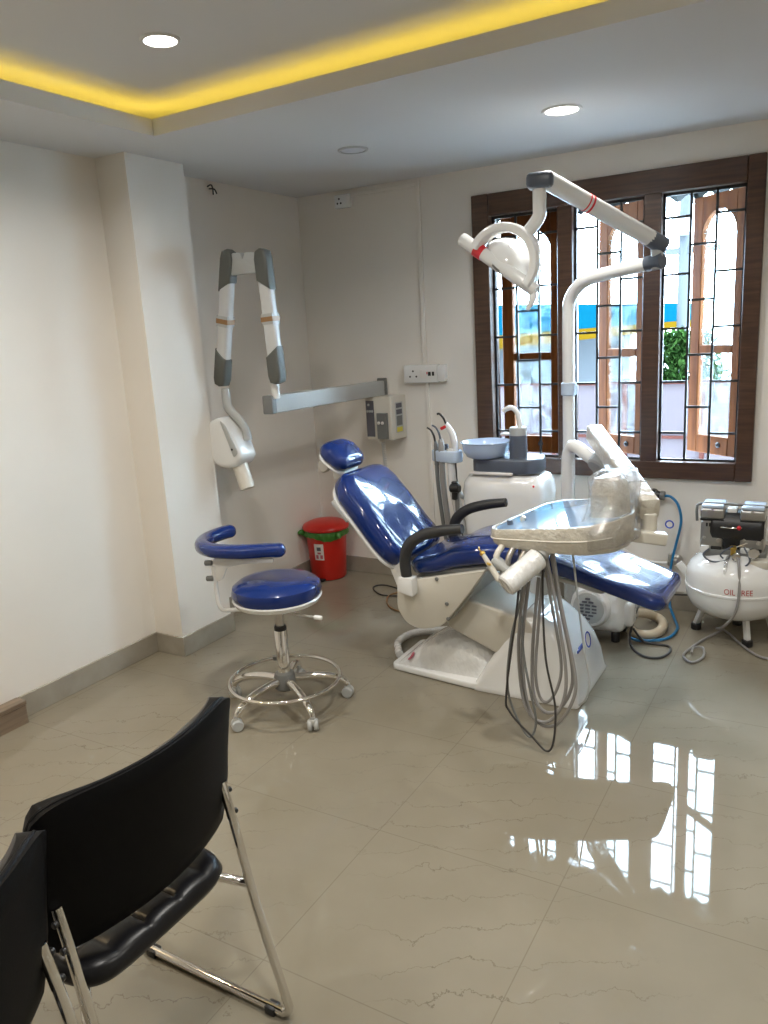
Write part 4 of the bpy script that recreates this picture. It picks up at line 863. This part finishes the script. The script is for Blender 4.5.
for x0, x1 in ((-.565,-.460),(-.385,-.280)):
    hb_ = obj('pump_head', box((x0,4.0,.455),(x1,4.14,.615), .012, 3), 'alu', ac)
    obj('cylinder_cap', box((x0-.002,3.995,.620),(x1+.002,4.145,.672), .010, 3), 'alu', hb_)
    obj('cap_top', box((x0+.002,4.0,.672),(x1-.002,4.14,.690), .007, 2), 'holder', hb_)
    obj('black_gasket', box((x0-.001,3.994,.612),(x1+.001,4.146,.622)), 'black', hb_)
    b = nb()
    for k in range(4): add_box(b, (x0+.026+k*.014,3.996,.582),(x0+.034+k*.014,4.002,.600))
    add_box(b, (x0+.052,3.996,.535),(x0+.058,4.002,.560)); obj('vent_slot', b, 'black', hb_)
    b = nb(); add_cyl(b, (x0+.085,3.998,.515),(x0+.085,3.985,.515), .011, 10, .002); add_cyl(b, (x0+.02,3.998,.525),(x0+.02,3.99,.525), .007, 6); add_cyl(b, ((x0+x1)/2,3.996,.668),((x0+x1)/2,3.988,.668), .008, 6); obj('bolt', b, 'steel', hb_)
    obj('base_block', box((x0+.005,3.99,.445),(x0+.045,4.06,.485), .006), 'white', hb_); obj('rubber_mount', box((x0+.05,3.995,.450),(x1-.005,4.06,.485), .006), 'black', hb_)
obj('bridge_pipe', tube([(-.585,4.03,.60),(-.588,4.03,.66),(-.575,4.035,.685),(-.50,4.04,.69),(-.35,4.04,.688),(-.26,4.04,.685)], .007, 10, 4), 'midgrey', ac)
obj('cross_pipe', tube([(-.47,3.985,.585),(-.42,3.978,.585),(-.375,3.985,.588)], .004, 8, 3), 'chrome', ac)
obj('capacitor', box((-.450,4.03,.635),(-.405,4.10,.672), .006), 'white', ac)
obj('red_knob', lathe([(0,0),(.010,0),(.010,.014),(.006,.018),(0,.018)], (-.388,3.99,.588), (0,-1,0), 16), 'redband', ac)
vb = obj('relief_valve', lathe([(0,0),(.012,0),(.012,.03),(.016,.032),(.016,.045),(0,.047)], (-.408,3.97,.455), (0,-.2,1), 12), 'brass', ac)
obj('valve_lever', tube([(-.405,3.962,.492),(-.36,3.955,.515),(-.345,3.955,.522)], .003, 8), 'steel', vb)
obj('gauge', lathe([(0,0),(.026,0),(.026,.018),(.022,.022),(0,.022)], (-.315,3.95,.475), (0,-1,.25), 24), 'chrome', ac)
obj('gauge', lathe([(0,0),(.020,0),(.020,.016),(0,.018)], (-.39,3.945,.452), (0,-1,.25), 20), 'chrome', ac)
obj('pressure_switch', box((-.335,3.935,.405),(-.25,4.0,.445), .006), 'cream', ac)
for pts in ([(-.52,3.99,.47),(-.54,3.95,.45),(-.50,3.93,.425),(-.44,3.94,.43),(-.42,3.96,.455)], [(-.36,3.96,.50),(-.33,3.93,.45),(-.345,3.92,.42),(-.38,3.925,.415),(-.40,3.95,.45)], [(-.41,3.96,.50),(-.44,3.93,.485),(-.46,3.935,.46),(-.45,3.95,.44)]):
    obj('thin_pipe', tube(pts, .0042, 8, 6), 'unitgrey', ac)
obj('outlet_hose', tube([(-.39,3.945,.455),(-.375,3.90,.44),(-.364,3.865,.36),(-.362,3.842,.28),(-.376,3.845,.20),(-.415,3.87,.13),(-.44,3.92,.09),(-.46,4.0,.055),(-.478,4.06,.03)], .0068, 10, 6), 'hose', ac)
obj('clear_pipe', tube([(-.425,3.95,.45),(-.43,3.90,.43),(-.43,3.875,.37)], .009, 10, 4), 'film', ac)
single('mains_cord', 'grey mains cord coiled on the floor before the compressor', 'cord', tube([(-.45,4.05,.03),(-.52,3.95,.010),(-.565,3.80,.009),(-.578,3.70,.009),(-.53,3.640,.009),(-.492,3.72,.012),(-.510,3.82,.016),(-.548,3.79,.020),(-.545,3.72,.022)], .0058, 10, 10), 'hose', (-.52,3.8,0))
single('air_outlet_cord', 'grey cord running right along the floor past the compressor', 'cord', tube([(-.46,4.08,.030),(-.41,4.05,.010),(-.362,3.965,.009),(-.275,3.84,.009),(-.20,3.815,.009),(-.05,3.85,.009)], .0058, 10, 7), 'hose', (-.3,3.9,0))
# floor hoses and cables left of the chair
single('floor_hose', 'thick white hose curling on the floor behind the chair base', 'hose', tube([(-1.60,3.52,.024),(-1.72,3.56,.024),(-1.84,3.50,.024),(-1.915,3.42,.024),(-1.92,3.30,.024),(-1.865,3.20,.024),(-1.835,3.16,.024)], .020, 12, 7), 'wrapped', (-1.85,3.35,0))
single('floor_cable', 'thin dark cable looped on the floor between the bin and the chair', 'cable', tube([(-2.10,3.84,.005),(-2.22,3.98,.005),(-2.36,4.10,.005),(-2.50,4.14,.005),(-2.535,4.07,.005),(-2.42,3.97,.005),(-2.30,3.98,.006),(-2.2,4.02,.005)], .0045, 8, 8), 'darkhose', (-2.35,4.0,0))
single('floor_cable', 'thin brown cable curving on the floor towards the chair base', 'cable', tube([(-2.25,4.08,.012),(-2.35,4.02,.005),(-2.345,3.92,.005),(-2.25,3.79,.005),(-2.12,3.74,.005),(-2.0,3.74,.005)], .0045, 8, 8), 'copper', (-2.2,3.9,0))

# ------------------------------------------------------------------ wooden step at the left wall
ws = thing('wooden_step', 'low brown wooden step against the left wall at the picture edge', 'step', (-3.07,1.3,0))
obj('tread', box((XL,.7,.088),(-3.035,1.918,.108), .003, 1), 'wood', ws); obj('riser', box((XL,.7,0),(-3.040,1.914,.088)), 'wood', ws)

# ------------------------------------------------------------------ waiting chairs in the foreground
def make_chair(label, X0, YM, rot=0., hw=.266):
    """faces -X; X0 = x of the back panel, YM = centre line"""
    t = thing('visitor_chair', label, 'chair', (X0,YM,0), 'black waiting chairs')
    t.rotation_euler = (0,0,math.radians(rot))
    # curved back panel: height along z, wraps forward at the sides
    b = nb(); NU, NV = 28, 14; grid = {}
    def backpt(u, v, off):
        y = YM+.022-.022*(1-v)+u*hw*(1.0+.035*max(v-.55,0)/.45 if v > .35 else .90+.1*(v/.35)**.6)
        z = .490+.313*v + .018*u*u*(v-.3)
        x = X0+.055-.060*u*u + .024*(v-.5) - .010
        n = Vector((1, .42*u, 0)).normalized()
        return Vector((x,y,z)) + n*off
    def rnd_uv(i, j):
        u = -1+2*i/NU; v = j/NV
        # superellipse rounding of the corners
        uu, vv = u, 2*v-1; m = max(abs(uu),abs(vv)); L = (abs(uu)**7+abs(vv)**7)**(1/7)
        if L > 1e-6: k = m/L; uu *= k; vv *= k
        return uu, (vv+1)/2
    def sheet(off_fn):
        return [[b.verts.new(backpt(*rnd_uv(i,j), off_fn(*rnd_uv(i,j)))) for j in range(NV+1)] for i in range(NU+1)]
    def edge(u, v): return min(1, (1-max(abs(u),abs(2*v-1)))/.14)
    quilt = lambda u, v: .006*abs(math.sin(PI*(u*3.0)))**.5*abs(math.sin(PI*v*3))**.5
    A = sheet(lambda u, v: .004+.010*math.sqrt(max(edge(u,v),0)))
    B = sheet(lambda u, v: -.012-.030*math.sqrt(max(edge(u,v),0))-quilt(u,v)*max(edge(u,v),0))
    for i in range(NU):
        for j in range(NV):
            b.faces.new((A[i][j],A[i+1][j],A[i+1][j+1],A[i][j+1])); f = b.faces.new((B[i][j],B[i][j+1],B[i+1][j+1],B[i+1][j])); f.material_index = 1
    for i in range(NU):
        for j in (0, NV): b.faces.new((A[i][j],A[i+1][j],B[i+1][j],B[i][j]))
    for j in range(NV):
        for i in (0, NU): b.faces.new((A[i][j],A[i][j+1],B[i][j+1],B[i][j]))
    bk = obj('backrest', b, ['leather','leather2'], t, ang=60)
    s = nb(); ring = []
    for k in range(96):
        q = 2*PI*k/96; c, sn = math.cos(q), math.sin(q); m = (abs(c)**7+abs(sn)**7)**(1/7); ring.append(backpt(c/m*.985, (sn/m*.985+1)/2, -.006))
    add_tube(s, ring+[ring[0]], .0065, 8); obj('piping', s, 'leather', bk)
    # seat cushion with quilted top
    b = nb(); NU, NV = 60, 60; G, H_ = [], []
    sx0, sx1, shw = X0-.400, X0+.068, .216
    for i in range(NU+1):
        r1, r2 = [], []
        for j in range(NV+1):
            u, v = -1+2*i/NU, -1+2*j/NV; m = max(abs(u),abs(v)); L = (abs(u)**6+abs(v)**6)**(1/6); k = m/L if L > 1e-6 else 1
            uu, vv = u*k, v*k; e_ = min(1, (1-m)/.16); h = math.sqrt(max(1-(1-e_)**2, 0))
            x = (sx0+sx1)/2+vv*(sx1-sx0)/2; y = YM-.018+uu*shw*(1-.05*(vv+1)/2)
            q = .0085*(abs(math.sin(PI*(uu*2.5+.5)))**.3*abs(math.sin(PI*(vv*2.5+.5)))**.3-1)*e_
            r1.append(b.verts.new((x,y,.432+.030*h+q))); r2.append(b.verts.new((x,y,.432-.028*h)))
        G.append(r1); H_.append(r2)
    for i in range(NU):
        for j in range(NV):
            b.faces.new((G[i][j],G[i+1][j],G[i+1][j+1],G[i][j+1]))
            if not (i in (-1,)): b.faces.new((H_[i][j],H_[i][j+1],H_[i+1][j+1],H_[i+1][j]))
    bmesh.ops.remove_doubles(b, verts=b.verts[:], dist=.0005)
    obj('seat', b, 'leather2', t, ang=60)
    # chrome frame: per side one bent tube (floor runner, raked rear leg) plus seat rail
    fy = hw-.040
    for sg in (-1, 1):
        y = YM+sg*fy
        xr_ = X0+.148; xf = X0-.34
        lg = obj('sled_leg', tube([(xf,y,.014),(xf+.05,y,.013),(xr_-.06,y,.013),(xr_-.018,y,.016),(xr_-.003,y,.034),(xr_-.012,y,.075),(X0+.075,y,.30),(X0+.030,y,.520),(X0+.010,y,.605)], .0110, 14, 4), 'chrome', t)
        for xx in (xf+.03, xr_-.055): obj('foot_glide', box((xx-.015,y-.015,0),(xx+.015,y+.015,.022), .004), 'black', lg)
        for xx, zz in ((X0+.018,.580),(X0+.030,.528)): obj('bolt', cyl((xx,y+sg*.008,zz),(xx,y+sg*.018,zz), .007, 10, .002), 'black', lg)
        obj('seat_rail', tube([(X0+.066,y,.352),(X0+.03,y-sg*.01,.355),(X0-.02,y-sg*.05,.385),(X0-.08,y-sg*.06,.402),(X0-.36,y-sg*.06,.402)], .0105, 12, 4), 'chrome', t)
    obj('cross_rail', tube([(X0-.32,YM-fy,.014),(X0-.34,YM-fy,.014),(X0-.34,YM,.014),(X0-.34,YM+fy,.014),(X0-.32,YM+fy,.014)], .0105, 10), 'chrome', t) if False else None
    return t
make_chair('black padded chair with chrome sled legs, whole backrest in view at lower left', -1.200, .966)
make_chair('black padded chair cut off by the lower left corner of the picture', -1.088, .446, 15)
